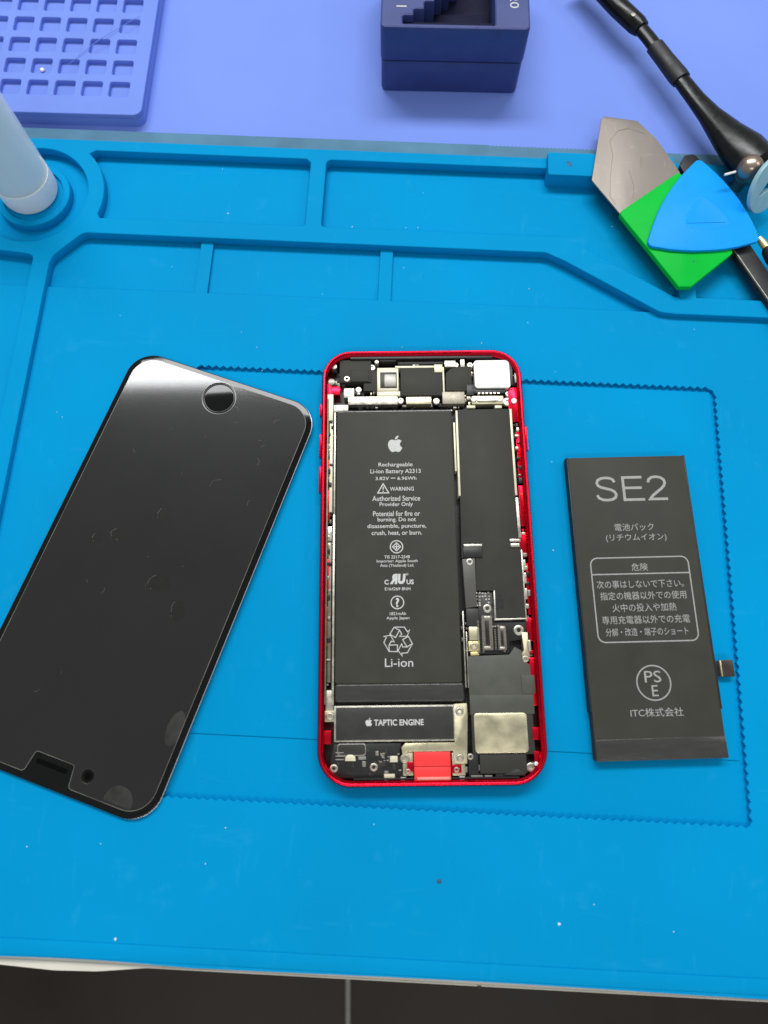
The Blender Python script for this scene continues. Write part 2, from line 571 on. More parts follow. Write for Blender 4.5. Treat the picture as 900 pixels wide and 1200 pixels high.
def zig(p0, p1, pitch, amp, out):
    """saw teeth between two points, teeth pointing towards out"""
    p0 = Vector(p0); p1 = Vector(p1); L = (p1 - p0).length; n = max(1, round(L / pitch)); d = (p1 - p0) / n
    o = Vector(out); res = []
    for i in range(n):
        res.append(tuple(p0 + d * i))
        res.append(tuple(p0 + d * (i + 0.25) + o * amp * 0.8))
        res.append(tuple(p0 + d * (i + 0.5) + o * amp))
        res.append(tuple(p0 + d * (i + 0.75) + o * amp * 0.8))
    return res


def bump_zig(p0, p1, pitch, amp, out):
    p0 = Vector(p0); p1 = Vector(p1); L = (p1 - p0).length; n = max(1, round(L / pitch)); d = (p1 - p0) / n
    o = Vector(out); res = []
    for i in range(n):
        res.append(tuple(p0 + d * i))
        res.append(tuple(p0 + d * (i + 0.5) + o * amp))
    return res


inset_hole = (bump_zig((-80.5, 61.5), (94.5, 61.5), 2.55, 0.95, (0, 1)) + [(94.5, 61.5), (95.6, 61.2), (96, 60.2)] +
              bump_zig((96, 60), (96, -75.5), 2.55, 0.8, (1, 0)) +
              bump_zig((96, -75.5), (-80.5, -75.5), 2.55, 0.7, (0, -1)) +
              bump_zig((-80.5, -75.5), (-80.5, 61.5), 2.55, 0.8, (-1, 0)))
# working surface, one millimetre up, with the zigzag opening
front = [(XL, -118.9)] + [(x, y + 0.35) for x, y in bot[1:-1]] + [(XR, -118.9)]
work = front + [(XR, 90.3), (-15.4, 90.3), (-15.4, 112), (-19.9, 112), (-19.9, 90.3), (-80.5, 90.3), (-80.5, 112), (-84.9, 112),
                (-84.9, 90.3), (-136, 90.3), (XL, 90.3)]
holed('work_surface', 'mat_blue', [work, inset_hole], -0.55, 1.0, 0.15, mat_o)
solid('inset_step', 'mat_blue', rect(-79.6, -57.9, 95.0, 60.9), -0.55, 0.0, 0.12, mat_o)
solid('front_lip', 'mat_blue', [(x, max(y, -118.7) + 0.55) for x, y in bot] + [(XR, -114.1), (XL, -114.1)], 0.9, 1.35, 0.3, mat_o)
# raised borders with recessed trays
CX, CY = -148.3, 126.8
tray_a = [(-122.3, 117.8), (-48.5, 117.8), (-47.6, 118.7), (-47.6, 145.4), (-49.2, 147.0), (-128.2, 147.0)] + \
    circle(CX, CY, 26.0, 12, math.radians(46), math.radians(-16))
tray_b = rounded([(-41.8, 117.8), (45, 117.8), (84, 95.2), (85.7, 95.2), (85.7, 100.5), (91.6, 100.5), (91.6, 95.2), (180, 95.2), (180, 147),
                  (-41.8, 147)], [1.5, 6, 3, 0, 1, 1, 0, 2, 2, 2])
tray_c = rounded([(-225, -100), (-143.4, -100), (-143.4, 101.2), (-146.5, 101.9), (-165, 103.6), (-225, 103.6)], [2, 2, 3, 4, 0, 0])
ring_P = circle(CX, CY, 20.2, 56)
ridge = [(XL, -118.5), (-137.3, -118.5), (-137.3, 98.5), (-136.4, 101.5), (-127.2, 111.4), (39.2, 111.0), (46, 107.8), (78.6, 88.9),
         (84, 88.5), (XR, 88.5), (XR, 151.6), (XL, 151.6)]
holed('raised_border', 'mat_blue', [rounded(ridge, [0, 0, 3, 3, 4, 4, 8, 6, 0, 0, 1, 1]), tray_a, tray_b, tray_c, ring_P], -0.5, 3.3, 0.35, mat_o)
holed('bottle_socket', 'mat_blue', [circle(CX, CY, 13.4, 48), circle(CX, CY, 10.9, 48)], -0.5, 3.0, 0.4, mat_o)
solid('socket_floor', 'mat_blue', circle(CX, CY, 11.2, 40), -0.5, 1.75, 0.1, mat_o)
solid('corner_block', 'mat_blue', rounded(rect(39.9, 142.3, 86, 152.3), 0.8), -0.5, 5.6, 0.4, mat_o)
m_ = strokes_mesh('moulded_mark', [circle(47.6, 147.3, 0.9, 14) + [(48.5, 147.3)], [(47.0, 148.4), (48.6, 146.2)]], 0.35, 5.64)
finish(m_, 'crumb', smooth=False)
obj('moulded_mark', m_, mat_o)
ser = [(-230, 151.4), (XR, 151.4), (XR, 158.6), (64, 158.6)] + bump_zig((64, 158.6), (18, 158.6), 1.5, 0.5, (0, 1)) + [(XL, 158.6)]
solid('edge_strip', 'mat_edge', ser, -2.6, 0.6, 0.25, mat_o)

# ------------------------------------------------------------------ lilac pad, tray, magnetiser
pad = tag(solid('desk_pad', 'lilac', rounded([(-240, 158.75), (240, 158.75), (240, 420), (-240, 420)], 3), -2.6, -0.4, 0.4),
          'smooth pad covering the desk behind the blue mat, lilac light cast in its colour', 'desk pad')
pad.rotation_euler = (0, 0, ROT)

tray = thing('sorting_tray', 'lilac silicone parts tray with rows of small square pits', 'tray', (-103.0, 168.3, -0.4), math.radians(-2.6))
cells = []
for r in range(9):
    for c in range(9):
        x1 = -5.9 - c * 10.45 + 0.0; y1 = 15.3 + r * 10.25
        cells.append(rounded(rect(x1 - 7.7, y1 - 6.9, x1, y1), 0.9, 3))
holed('pitted_grid', 'tray', [rounded(rect(-100, 0, 0, 104), 3.4, 6)] + cells, 3.4, 5.6, 0.3, tray)
solid('tray_base', 'tray', rounded(rect(-99.95, 0.05, -0.05, 103.95), 3.35, 6), 0, 3.75, 0.05, tray)
bead = tag(obj('glass_bead', lathe_mesh('glass_bead', [(0, 0), (0.7, 0.2), (0.9, 0.6), (0.6, 1.0), (0, 1.15)], 12), None, (-143.3, 191.6, 3.36)),
           'tiny bright white grain lying in a pit of the lilac tray', 'grain')
finish(bead.data, 'white')
thr = tube_mesh('plastic_thread', [(-132.5, 192.0, 5.6), (-128, 197.5, 5.75), (-121, 204, 6.2), (-113, 211, 5.8), (-107, 216, 5.6)],
                [0.07, 0.10, 0.12, 0.10, 0.06], 6)
finish(thr, 'lilac')
tag(obj('plastic_thread', thr), 'thin clear plastic thread lying across the lilac tray', 'thread')

box = thing('magnetiser_block', 'dark blue magnetiser block with a stepped black opening on top', 'tool magnetiser', (13.9, 183.0, -0.4), math.radians(-2.2))
HB = 27.0
stair = [(-18.6, 1.9), (14.0, 1.9), (14.0, 38), (2, 38), (2, 28), (-1.5, 28), (-1.5, 24), (-4.5, 24), (-4.5, 19), (-7.4, 19), (-7.4, 12.2), (-11.0, 12.2),
         (-11.0, 8.6), (-14.8, 8.6), (-14.8, 5.6), (-18.6, 5.6)]
holed('upper_shell', 'navy', [rounded(rect(-26.5, 0, 26.5, 52), 2.2), rounded(stair, 0.5, 2)], 13.6, HB, 0.7, box)
solid('lower_shell', 'navy', rounded(rect(-26.2, 0.25, 26.2, 51.8), 2.2), 0, 13.2, 0.2, box, bb=1.0)
solid('dark_core', 'navy_dark', rounded(rect(-25.6, 0.8, 25.6, 51.2), 2), 2, 14.4, 0.1, box)
for k, (xa, ya) in enumerate([(-18.4, 5.4), (-14.6, 8.4), (-10.8, 12.0), (-7.2, 18.8)]):
    solid('step', 'navy_dark', rect(xa, 2.2 + 0.05 * k, 13.8, ya), 14.4, 24.6 - 2.6 * k, 0.3, box)
lettering('20', 21.0, 12.6, HB + 0.06, box, h=3.2, w=6.0, m='white_print', rotz=-math.pi / 2)
solid('minus_mark', 'white_print', rect(-21.0, 9.2, -17.4, 9.8), HB - 0.05, HB + 0.05, 0, box)

# ------------------------------------------------------------------ bottle
bt = thing('plastic_bottle', 'frosted clear squeeze bottle of liquid standing in the round mat socket', 'bottle', (-141.7, 136.9, 1.8))
R0 = 10.2
solid_b = lathe_mesh('bottle_body', [(0, 9.3), (R0 - 0.5, 9.3), (R0, 9.5), (R0, 44), (R0 - 0.6, 47.5), (R0 - 3.0, 52), (5.2, 55), (4.6, 57),
                                     (4.6, 62), (0, 62)], 56)
finish(solid_b, 'bottle'); obj('bottle_body', solid_b, bt)
bs = lathe_mesh('bottle_base', [(0, 0.0), (R0 - 1.8, 0.0), (R0 - 0.5, 0.7), (R0, 2.2), (R0, 9.1), (R0 - 0.4, 9.25), (0, 9.25)], 48)
finish(bs, 'bottle_base'); obj('bottle_base', bs, bt)
lq = lathe_mesh('liquid', [(0, 9.6), (R0 - 0.9, 9.6), (R0 - 0.9, 43), (0, 43)], 48)
finish(lq, 'liquid'); obj('liquid', lq, bt)
cp = lathe_mesh('nozzle', [(0, 61), (5.6, 61), (5.6, 69), (3.2, 72), (1.4, 84), (0, 84)], 32)
finish(cp, 'bottle_base'); obj('nozzle', cp, bt)

# ------------------------------------------------------------------ opened phone
COMP = [
 ('black_module', 'dgrey', [(-27.62, 58.07), (-16.98, 58.07), (-16.98, 66.27), (-27.62, 66.27)], 1.0, 4.6, 0.12),
 ('black_module', 'dgrey', [(-19.59, 55.13), (-14.85, 55.13), (-14.85, 62.66), (-19.59, 62.66)], 1.0, 4.1, 0.12),
 ('cover_plate', 'dgrey', [(-23.87, 58.2), (-17.84, 58.2), (-17.84, 62.59), (-23.87, 62.59)], 4.55, 4.95, 0.12),
 ('front_camera_frame', 'cream', [(-14.99, 54.97), (-7.81, 54.97), (-7.81, 63.44), (-14.99, 63.44)], 1.0, 4.3, 0.12),
 ('front_camera_lens', 'black', [(-13.99, 55.97), (-8.39, 55.97), (-8.39, 61.76), (-13.99, 61.76)], 4.25, 4.5, 0.12),
 ('front_camera_window', 'grey', [(-12.56, 56.35), (-8.69, 56.35), (-8.69, 60.89), (-12.56, 60.89)], 4.45, 4.65, 0.12),
 ('flex_bracket', 'cream', [(-15.04, 53.11), (-7.33, 53.11), (-7.33, 54.81), (-15.04, 54.81)], 1.0, 4.3, 0.12),
 ('silver_bracket', 'silver', [(-24.72, 49.91), (-8.24, 49.91), (-8.24, 52.83), (-24.72, 52.83)], 1.0, 4.7, 0.12),
 ('silver_clip', 'silver', [(-26.17, 52.6), (-22.74, 52.6), (-22.74, 56.01), (-26.17, 56.01)], 1.0, 4.4, 0.12),
 ('silver_clip', 'silver', [(-29.54, 47.48), (-24.72, 47.48), (-24.72, 49.92), (-29.54, 49.92)], 1.0, 4.6, 0.12),
 ('chip_shield', 'dgrey', [(-7.11, 53.09), (6.94, 53.09), (6.94, 63.26), (-7.11, 63.26)], 1.0, 4.4, 0.12),
 ('shield_edge', 'cream', [(-8.89, 63.23), (5.24, 63.23), (5.24, 64.02), (-8.89, 64.02)], 1.0, 4.5, 0.12),
 ('gold_pad', 'cream', [(4.33, 61.41), (7.07, 61.41), (7.07, 64.26), (4.33, 64.26)], 1.0, 4.8, 0.12),
 ('shield_edge', 'cream', [(7.03, 53.43), (7.6, 53.43), (7.6, 63.44), (7.03, 63.44)], 1.0, 4.5, 0.12),
 ('connector_bar', 'champ', [(-5.4, 49.84), (2.98, 49.84), (2.98, 52.46), (-5.4, 52.46)], 1.0, 4.8, 0.12),
 ('silver_clip', 'silver', [(7.87, 63.36), (11.62, 63.36), (11.62, 65.74), (7.87, 65.74)], 1.0, 4.6, 0.12),
 ('connector', 'silver', [(13.22, 63.26), (14.67, 63.26), (14.67, 67.07), (13.22, 67.07)], 1.0, 4.7, 0.12),
 ('flex_cover', 'dgrey', [(7.96, 54.66), (15.24, 54.57), (16.75, 56.42), (16.79, 63.65), (12.17, 63.54), (9.83, 62.78), (8.19, 61.22)], 1.0, 4.5, 0.1),
 ('black_module', 'black', [(14.92, 52.83), (17.34, 52.83), (17.34, 56.7), (14.92, 56.7)], 1.0, 4.9, 0.12),
 ('connector_plate', 'champ2', [(6.72, 49.91), (14.11, 49.91), (14.11, 54.22), (6.72, 54.22)], 1.0, 4.7, 0.12),
 ('rear_camera', 'white', [(17.71, 55.23), (29.6, 55.23), (29.6, 65.42), (17.71, 65.42)], 1.0, 5.2, 1.08),
 ('dark_strip', 'black', [(17.83, 53.6), (27.83, 53.6), (27.83, 55.46), (17.83, 55.46)], 1.0, 4.4, 0.12),
 ('silver_bar', 'champ', [(16.52, 49.71), (27.05, 49.71), (27.05, 52.7), (16.52, 52.7)], 1.0, 4.5, 0.12),
 ('silver_rod', 'silver', [(18.17, 50.46), (24.99, 50.46), (24.99, 51.69), (18.17, 51.69)], 4.4, 4.9, 0.54),
 ('earpiece_block', 'black', [(-14.05, 65.56), (-8.56, 65.56), (-8.56, 68.11), (-14.05, 68.11)], 1.0, 4.8, 0.12),
 ('antenna_strip', 'black', [(-7.98, 64.74), (7.67, 64.74), (7.67, 67.29), (-7.98, 67.29)], 1.0, 4.0, 0.12),
 ('antenna_strip', 'black', [(15.26, 66.23), (28.61, 66.23), (28.61, 67.83), (15.26, 67.83)], 1.0, 4.0, 0.12),
 ('spring_contact', 'black', [(29.73, 56.39), (30.65, 56.39), (30.65, 63.92), (29.73, 63.92)], 1.0, 4.9, 0.12),
 ('spring_contact', 'grey', [(31.18, 57.35), (32.76, 57.35), (32.76, 60.79), (31.18, 60.79)], 1.0, 4.8, 0.12),
 ('solder_tab', 'cream', [(14.73, 48.44), (17.56, 48.44), (17.56, 49.36), (14.73, 49.36)], 1.0, 4.4, 0.12),
 ('solder_tab', 'cream', [(24.09, 48.34), (26.36, 48.34), (26.36, 49.25), (24.09, 49.25)], 1.0, 4.4, 0.12),
 ('solder_tab', 'silver', [(7.87, 47.36), (9.85, 47.36), (9.85, 47.91), (7.87, 47.91)], 1.0, 4.4, 0.12),
 ('red_tab', 'red', [(-30.78, 53.81), (-27.49, 53.81), (-27.49, 56.92), (-30.78, 56.92)], 1.0, 3.9, 0.12),
 ('silver_dome', 'silver', [(-28.52, 64.13), (-28.6, 64.51), (-28.82, 64.84), (-29.14, 65.06), (-29.53, 65.13), (-29.92, 65.06), (-30.24, 64.84), (-30.46, 64.51), (-30.54, 64.13), (-30.46, 63.74), (-30.24, 63.41), (-29.92, 63.2), (-29.53, 63.12), (-29.14, 63.2), (-28.82, 63.41), (-28.6, 63.74)], 1.0, 4.3, 0),
 ('silver_dome', 'grey', [(-29.13, 58.47), (-29.22, 58.93), (-29.49, 59.33), (-29.88, 59.59), (-30.35, 59.68), (-30.82, 59.59), (-31.21, 59.33), (-31.47, 58.93), (-31.57, 58.47), (-31.47, 58.0), (-31.21, 57.6), (-30.82, 57.34), (-30.35, 57.25), (-29.88, 57.34), (-29.49, 57.6), (-29.22, 58.0)], 1.0, 4.3, 0),
 ('silver_dome', 'white', [(31.54, 50.84), (31.47, 51.2), (31.26, 51.51), (30.95, 51.72), (30.59, 51.79), (30.22, 51.72), (29.91, 51.51), (29.71, 51.2), (29.64, 50.84), (29.71, 50.47), (29.91, 50.16), (30.22, 49.96), (30.59, 49.89), (30.95, 49.96), (31.26, 50.16), (31.47, 50.47)], 1.0, 4.5, 0),
 ('silver_dome', 'silver', [(-14.33, 65.4), (-14.39, 65.68), (-14.55, 65.92), (-14.79, 66.08), (-15.07, 66.14), (-15.36, 66.08), (-15.6, 65.92), (-15.76, 65.68), (-15.82, 65.4), (-15.76, 65.11), (-15.6, 64.87), (-15.36, 64.71), (-15.07, 64.65), (-14.79, 64.71), (-14.55, 64.87), (-14.39, 65.11)], 1.0, 4.9, 0),
 ('side_strip', 'cream', [(-31.67, 44.37), (-29.69, 44.37), (-29.69, 53.86), (-31.67, 53.86)], 1.0, 4.5, 0.12),
 ('side_strip', 'cream', [(-30.79, 13.17), (-29.74, 13.17), (-29.74, 44.15), (-30.79, 44.15)], 1.0, 4.3, 0.12),
 ('side_strip', 'silver', [(-29.35, 12.26), (-28.79, 12.26), (-28.79, 47.39), (-29.35, 47.39)], 1.0, 4.5, 0.12),
 ('side_strip', 'silver', [(-29.47, -46.07), (-28.81, -46.07), (-28.81, 12.26), (-29.47, 12.26)], 1.0, 4.5, 0.12),
 ('side_strip', 'silver', [(-31.12, 3.67), (-29.82, 3.67), (-29.82, 8.38), (-31.12, 8.38)], 1.0, 4.4, 0.12),
 ('side_strip', 'olive', [(-30.93, -39.66), (-29.88, -39.66), (-29.88, 3.81), (-30.93, 3.81)], 1.0, 3.8, 0.12),
 ('mount_plate', 'silver', [(-31.28, -48.01), (-28.87, -48.01), (-28.87, -41.89), (-31.28, -41.89)], 1.0, 4.0, 0.12),
 ('mount_plate', 'champ', [(-31.47, -50.9), (-28.57, -50.9), (-28.57, -47.76), (-31.47, -47.76)], 1.0, 4.2, 0.12),
 ('red_tab', 'red', [(-31.91, -57.1), (-29.53, -57.1), (-29.53, -53.29), (-31.91, -53.29)], 1.0, 4.2, 0.12),
 ('board_shield', 'dgrey', [(10.92, -2.28), (15.2, -2.33), (14.99, -12.53), (20.27, -12.59), (20.34, -21.25), (29.76, -21.09), (29.59, 1.06), (28.99, 4.37), (28.82, 47.99), (11.7, 47.88)], 1.0, 4.4, 0.1),
 ('shield_edge', 'cream', [(10.75, 18.0), (11.46, 17.99), (11.58, 47.49), (10.9, 47.5)], 1.0, 4.6, 0.1),
 ('shield_edge', 'cream', [(9.94, 26.42), (10.55, 26.41), (10.62, 43.33), (9.97, 43.34)], 1.0, 4.4, 0.1),
 ('shield_edge', 'cream', [(28.86, 18.04), (29.62, 18.03), (29.52, 47.85), (28.76, 47.86)], 1.0, 4.7, 0.1),
 ('shield_edge', 'silver', [(29.02, 4.02), (29.99, 4.01), (29.84, 17.18), (28.97, 17.19)], 1.0, 4.7, 0.1),
 ('shield_edge', 'silver', [(29.7, -21.37), (30.12, -21.38), (30.03, 0.19), (29.61, 0.19)], 1.0, 4.6, 0.1),
 ('shield_edge', 'silver', [(20.15, -21.78), (30.1, -21.64), (30.13, -21.12), (20.18, -21.26)], 1.0, 4.6, 0.1),
 ('shield_edge', 'silver', [(20.19, -21.52), (20.71, -21.53), (20.77, -12.62), (20.35, -12.62)], 1.0, 4.6, 0.1),
 ('clip', 'silver', [(26.25, 2.59), (29.6, 2.59), (29.6, 3.55), (26.25, 3.55)], 1.0, 5.0, 0.12),
 ('clip', 'silver', [(26.43, 0.95), (29.24, 0.95), (29.24, 2.18), (26.43, 2.18)], 1.0, 5.0, 0.12),
 ('connector_bar', 'silver', [(11.69, 1.24), (17.45, 1.24), (17.45, 2.06), (11.69, 2.06)], 1.0, 5.0, 0.12),
 ('coax_connector', 'black', [(11.49, -2.26), (17.37, -2.26), (17.37, 1.14), (11.49, 1.14)], 1.0, 4.8, 0.12),
 ('board_flex', 'dgrey3', [(11.55, -17.93), (14.97, -17.58), (15.01, -2.4), (11.05, -2.63)], 1.0, 4.8, 0.1),
 ('board', 'black', [(15.26, -31.89), (24.34, -31.74), (24.55, -28.17), (26.92, -27.68), (30.08, -27.21), (30.16, -22.03), (20.59, -21.92), (20.7, -12.44), (15.66, -12.39)], 1.0, 3.4, 0.1),
 ('board_connector', 'brown', [(16.2, -30.71), (19.45, -30.71), (19.45, -20.19), (16.2, -20.19)], 3.3, 4.5, 0.41),
 ('board_connector', 'brown', [(21.05, -30.76), (23.51, -30.76), (23.51, -23.35), (21.05, -23.35)], 3.3, 4.5, 0.41),
 ('connector_slot', 'black', [(17.12, -29.19), (18.42, -29.19), (18.42, -21.76), (17.12, -21.76)], 4.45, 4.58, 0.22),
 ('connector_slot', 'black', [(21.81, -29.5), (22.66, -29.5), (22.66, -24.77), (21.81, -24.77)], 4.45, 4.58, 0.22),
 ('connector_cap', 'silver', [(17.05, -21.4), (18.95, -21.4), (18.95, -20.52), (17.05, -20.52)], 4.45, 4.66, 0.12),
 ('connector_cap', 'silver', [(16.6, -30.36), (18.49, -30.36), (18.49, -29.6), (16.6, -29.6)], 4.45, 4.66, 0.12),
 ('connector_cap', 'silver', [(21.71, -24.37), (23.17, -24.37), (23.17, -23.7), (21.71, -23.7)], 4.45, 4.66, 0.12),
 ('connector_cap', 'silver', [(21.37, -30.47), (22.82, -30.47), (22.82, -29.81), (21.37, -29.81)], 4.45, 4.66, 0.12),
 ('black_box', 'dgrey2', [(11.65, -23.37), (15.38, -23.37), (15.38, -18.05), (11.65, -18.05)], 1.0, 4.5, 0.12),
 ('flex_box', 'champ', [(12.23, -27.73), (15.29, -27.73), (15.29, -23.63), (12.23, -23.63)], 1.0, 4.4, 0.12),
 ('gold_block', 'gold', [(11.96, -30.91), (15.32, -30.91), (15.32, -27.99), (11.96, -27.99)], 1.0, 4.4, 0.12),
 ('gold_block', 'gold', [(12.48, -32.16), (15.06, -32.16), (15.06, -31.09), (12.48, -31.09)], 1.0, 4.0, 0.12),
 ('beige_plate', 'champ', [(28.73, -30.8), (27.32, -32.56), (28.74, -34.59), (30.27, -34.86), (30.77, -25.44), (28.29, -25.42)], 1.0, 3.8, 0.1),
 ('speaker_housing', 'grey2', [(11.54, -49.45), (30.49, -49.19), (30.17, -35.13), (28.18, -34.1), (27.87, -30.81), (25.87, -29.77), (24.18, -32.03), (15.13, -32.31), (11.52, -32.39)], 1.0, 4.2, 0.1),
 ('seam_patch', 'grey2', [(27.19, -43.56), (31.27, -43.56), (31.27, -38.13), (27.19, -38.13)], 4.15, 4.42, 0.54),
 ('speaker_housing', 'grey2', [(11.65, -49.31), (30.64, -49.31), (30.64, -43.71), (11.65, -43.71)], 1.0, 4.35, 0.12),
 ('speaker_housing', 'dgrey', [(11.82, -60.54), (30.12, -60.54), (30.12, -49.08), (11.82, -49.08)], 1.0, 4.1, 0.12),
 ('speaker_plate', 'champ', [(12.52, -60.14), (28.16, -60.14), (28.16, -48.94), (12.52, -48.94)], 4.05, 4.6, 1.08),
 ('speaker_module', 'dgrey', [(13.76, -65.76), (27.38, -65.76), (27.38, -60.51), (13.76, -60.51)], 1.0, 4.4, 0.12),
 ('speaker_module', 'black', [(10.46, -66.77), (13.44, -66.77), (13.44, -60.46), (10.46, -60.46)], 1.0, 3.8, 0.12),
 ('board_edge_rod', 'silver', [(10.47, -41.62), (10.84, -41.62), (10.84, -18.77), (10.47, -18.77)], 1.0, 4.2, 0.12),
 ('board_edge_rod', 'silver', [(11.32, -41.63), (11.66, -41.63), (11.66, -24.99), (11.32, -24.99)], 1.0, 4.0, 0.12),
 ('red_tab', 'red', [(29.56, -56.61), (31.57, -56.61), (31.57, -53.04), (29.56, -53.04)], 1.0, 4.4, 0.12),
 ('red_tab', 'red', [(29.62, -62.97), (31.23, -62.97), (31.23, -59.69), (29.62, -59.69)], 1.0, 4.4, 0.12),
 ('silver_dome', 'white', [(30.65, -63.18), (30.61, -62.96), (30.48, -62.77), (30.29, -62.64), (30.07, -62.6), (29.84, -62.64), (29.65, -62.77), (29.53, -62.96), (29.48, -63.18), (29.53, -63.4), (29.65, -63.59), (29.84, -63.72), (30.07, -63.76), (30.29, -63.72), (30.48, -63.59), (30.61, -63.4)], 1.0, 4.6, 0),
 ('haptic_motor_case', 'silver', [(-28.66, -56.6), (7.0, -56.6), (7.0, -46.4), (-28.66, -46.4)], 1.0, 4.5, 0.12),
 ('haptic_motor_face', 'dgrey2', [(-28.15, -56.11), (6.48, -56.11), (6.48, -46.88), (-28.15, -46.88)], 4.45, 4.75, 0.12),
 ('silver_bracket', 'champ', [(6.63, -57.01), (-7.81, -57.08), (-8.95, -58.25), (-8.64, -61.3), (-7.12, -59.44), (6.04, -59.36), (6.4, -62.87), (9.99, -62.91), (10.69, -49.42), (10.59, -46.03), (6.79, -46.23)], 1.0, 4.95, 0.1),
 ('silver_bracket', 'champ', [(-8.65, -66.03), (-5.67, -66.03), (-5.67, -59.26), (-8.65, -59.26)], 1.0, 4.3, 0.12),
 ('silver_bracket', 'champ', [(5.72, -66.2), (9.44, -66.2), (9.44, -59.9), (5.72, -59.9)], 1.0, 4.3, 0.12),
 ('port_flex', 'red2', [(-5.43, -63.47), (5.19, -63.47), (5.19, -59.51), (-5.43, -59.51)], 1.0, 5.2, 0.12),
 ('port_flex', 'red2', [(-5.39, -67.42), (5.19, -67.42), (5.19, -63.61), (-5.39, -63.61)], 1.0, 5.0, 0.12),
 ('flex_highlight', 'pink', [(-4.57, -67.18), (5.01, -67.18), (5.01, -66.38), (-4.57, -66.38)], 4.9, 5.08, 0.12),  # thin bar, a highlight line put into the colour
 ('port_wing', 'red', [(-7.45, -65.05), (-5.47, -65.05), (-5.47, -62.26), (-7.45, -62.26)], 4.25, 4.9, 0.12),
 ('port_wing', 'red', [(5.39, -65.46), (8.35, -65.46), (8.35, -63.14), (5.39, -63.14)], 4.25, 4.7, 0.12),
 ('lower_board', 'black', [(-29.77, -61.41), (-29.5, -64.92), (-28.0, -66.56), (-7.22, -66.8), (-9.59, -60.7), (-9.03, -57.16), (-28.56, -56.93)], 1.0, 3.6, 0.1),
 ('mic_outline', 'grey', [(-27.78, -60.51), (-19.3, -60.51), (-19.3, -57.09), (-27.78, -57.09)], 3.55, 3.9, 0.81),
 ('mic_cover', 'dgrey', [(-27.47, -60.22), (-19.59, -60.22), (-19.59, -57.27), (-27.47, -57.27)], 3.85, 4.0, 0.81),
 ('contact_dome', 'cream', [(-22.28, -61.9), (-22.52, -60.61), (-23.27, -60.13), (-24.51, -60.12), (-25.26, -60.58), (-25.5, -61.86)], 3.5, 4.3, 0.1),
 ('contact_wire', 'grey', [(-28.26, -59.75), (-25.77, -59.75), (-25.77, -59.4), (-28.26, -59.4)], 3.5, 4.1, 0.12),
 ('contact_wire', 'grey', [(-28.25, -60.69), (-25.52, -60.69), (-25.52, -60.34), (-28.25, -60.34)], 3.5, 4.1, 0.12),
 ('contact_wire', 'grey', [(-28.25, -61.63), (-25.76, -61.63), (-25.76, -61.28), (-28.25, -61.28)], 3.5, 4.1, 0.12),
 ('contact_wire', 'grey', [(-21.53, -61.58), (-19.3, -61.58), (-19.3, -60.64), (-21.53, -60.64)], 3.5, 4.2, 0.12),
 ('contact_block', 'cream', [(-12.35, -62.33), (-10.11, -62.33), (-10.11, -60.62), (-12.35, -60.62)], 3.5, 4.3, 0.12),
 ('contact_block', 'cream', [(-14.14, -66.59), (-11.01, -66.59), (-11.01, -65.51), (-14.14, -65.51)], 3.5, 4.3, 0.12),
 ('contact_block', 'white', [(-14.03, -67.47), (-12.92, -67.47), (-12.92, -66.78), (-14.03, -66.78)], 3.5, 4.2, 0.12),
 ('contact_block', 'white', [(-9.34, -67.3), (-7.86, -67.3), (-7.86, -66.49), (-9.34, -66.49)], 3.5, 4.2, 0.12),
 ('contact_block', 'white', [(7.68, -67.38), (9.28, -67.38), (9.28, -66.45), (7.68, -66.45)], 3.5, 4.2, 0.12),
 ('contact_strip', 'grey', [(11.06, -67.0), (14.52, -67.0), (14.52, -66.19), (11.06, -66.19)], 1.0, 3.9, 0.12),
 ('contact_strip', 'grey', [(15.02, -66.81), (17.25, -66.81), (17.25, -66.23), (15.02, -66.23)], 1.0, 3.9, 0.12),
 ('contact_strip', 'black', [(18.23, -67.33), (24.66, -67.33), (24.66, -65.94), (18.23, -65.94)], 1.0, 3.9, 0.12),
 ('foam_tab', 'dgrey2', [(26.76, -66.39), (26.82, -65.47), (24.41, -64.51), (20.37, -66.09)], 1.0, 4.6, 0.1),
]
SCREWS = [(-16.67, 63.93, 1.22, 3.4), (-25.17, 59.31, 1.14, 4.6), (-21.3, 55.83, 1.14, 3.4), (-7.24, 51.65, 1.19, 3.4), (4.76, 51.42, 1.22, 3.4), (11.7, 64.56, 1.17, 3.4), (16.57, 64.5, 1.14, 3.4), (17.07, 51.37, 1.01, 4.5), (25.74, 51.27, 0.95, 4.5), (28.42, 50.93, 1.59, 3.4), (28.93, 53.7, 1.06, 3.4), (13.31, -3.64, 1.22, 4.8), (18.29, -18.0, 1.43, 3.4), (27.56, -24.72, 1.64, 3.4), (13.52, -29.41, 1.22, 4.4), (-29.97, -49.32, 1.22, 4.2), (-28.68, -63.89, 1.22, 3.6), (-17.08, -63.67, 1.22, 3.6), (8.37, -48.31, 1.27, 4.95), (-8.01, -61.33, 1.38, 4.3), (7.98, -61.28, 1.11, 4.95), (11.11, -61.08, 0.95, 3.8), (28.61, -64.22, 1.38, 3.4), (-7.22, -64.83, 0.8, 4.9), (6.86, -64.53, 0.8, 4.7), (29.02, -33.38, 1.11, 3.8)]
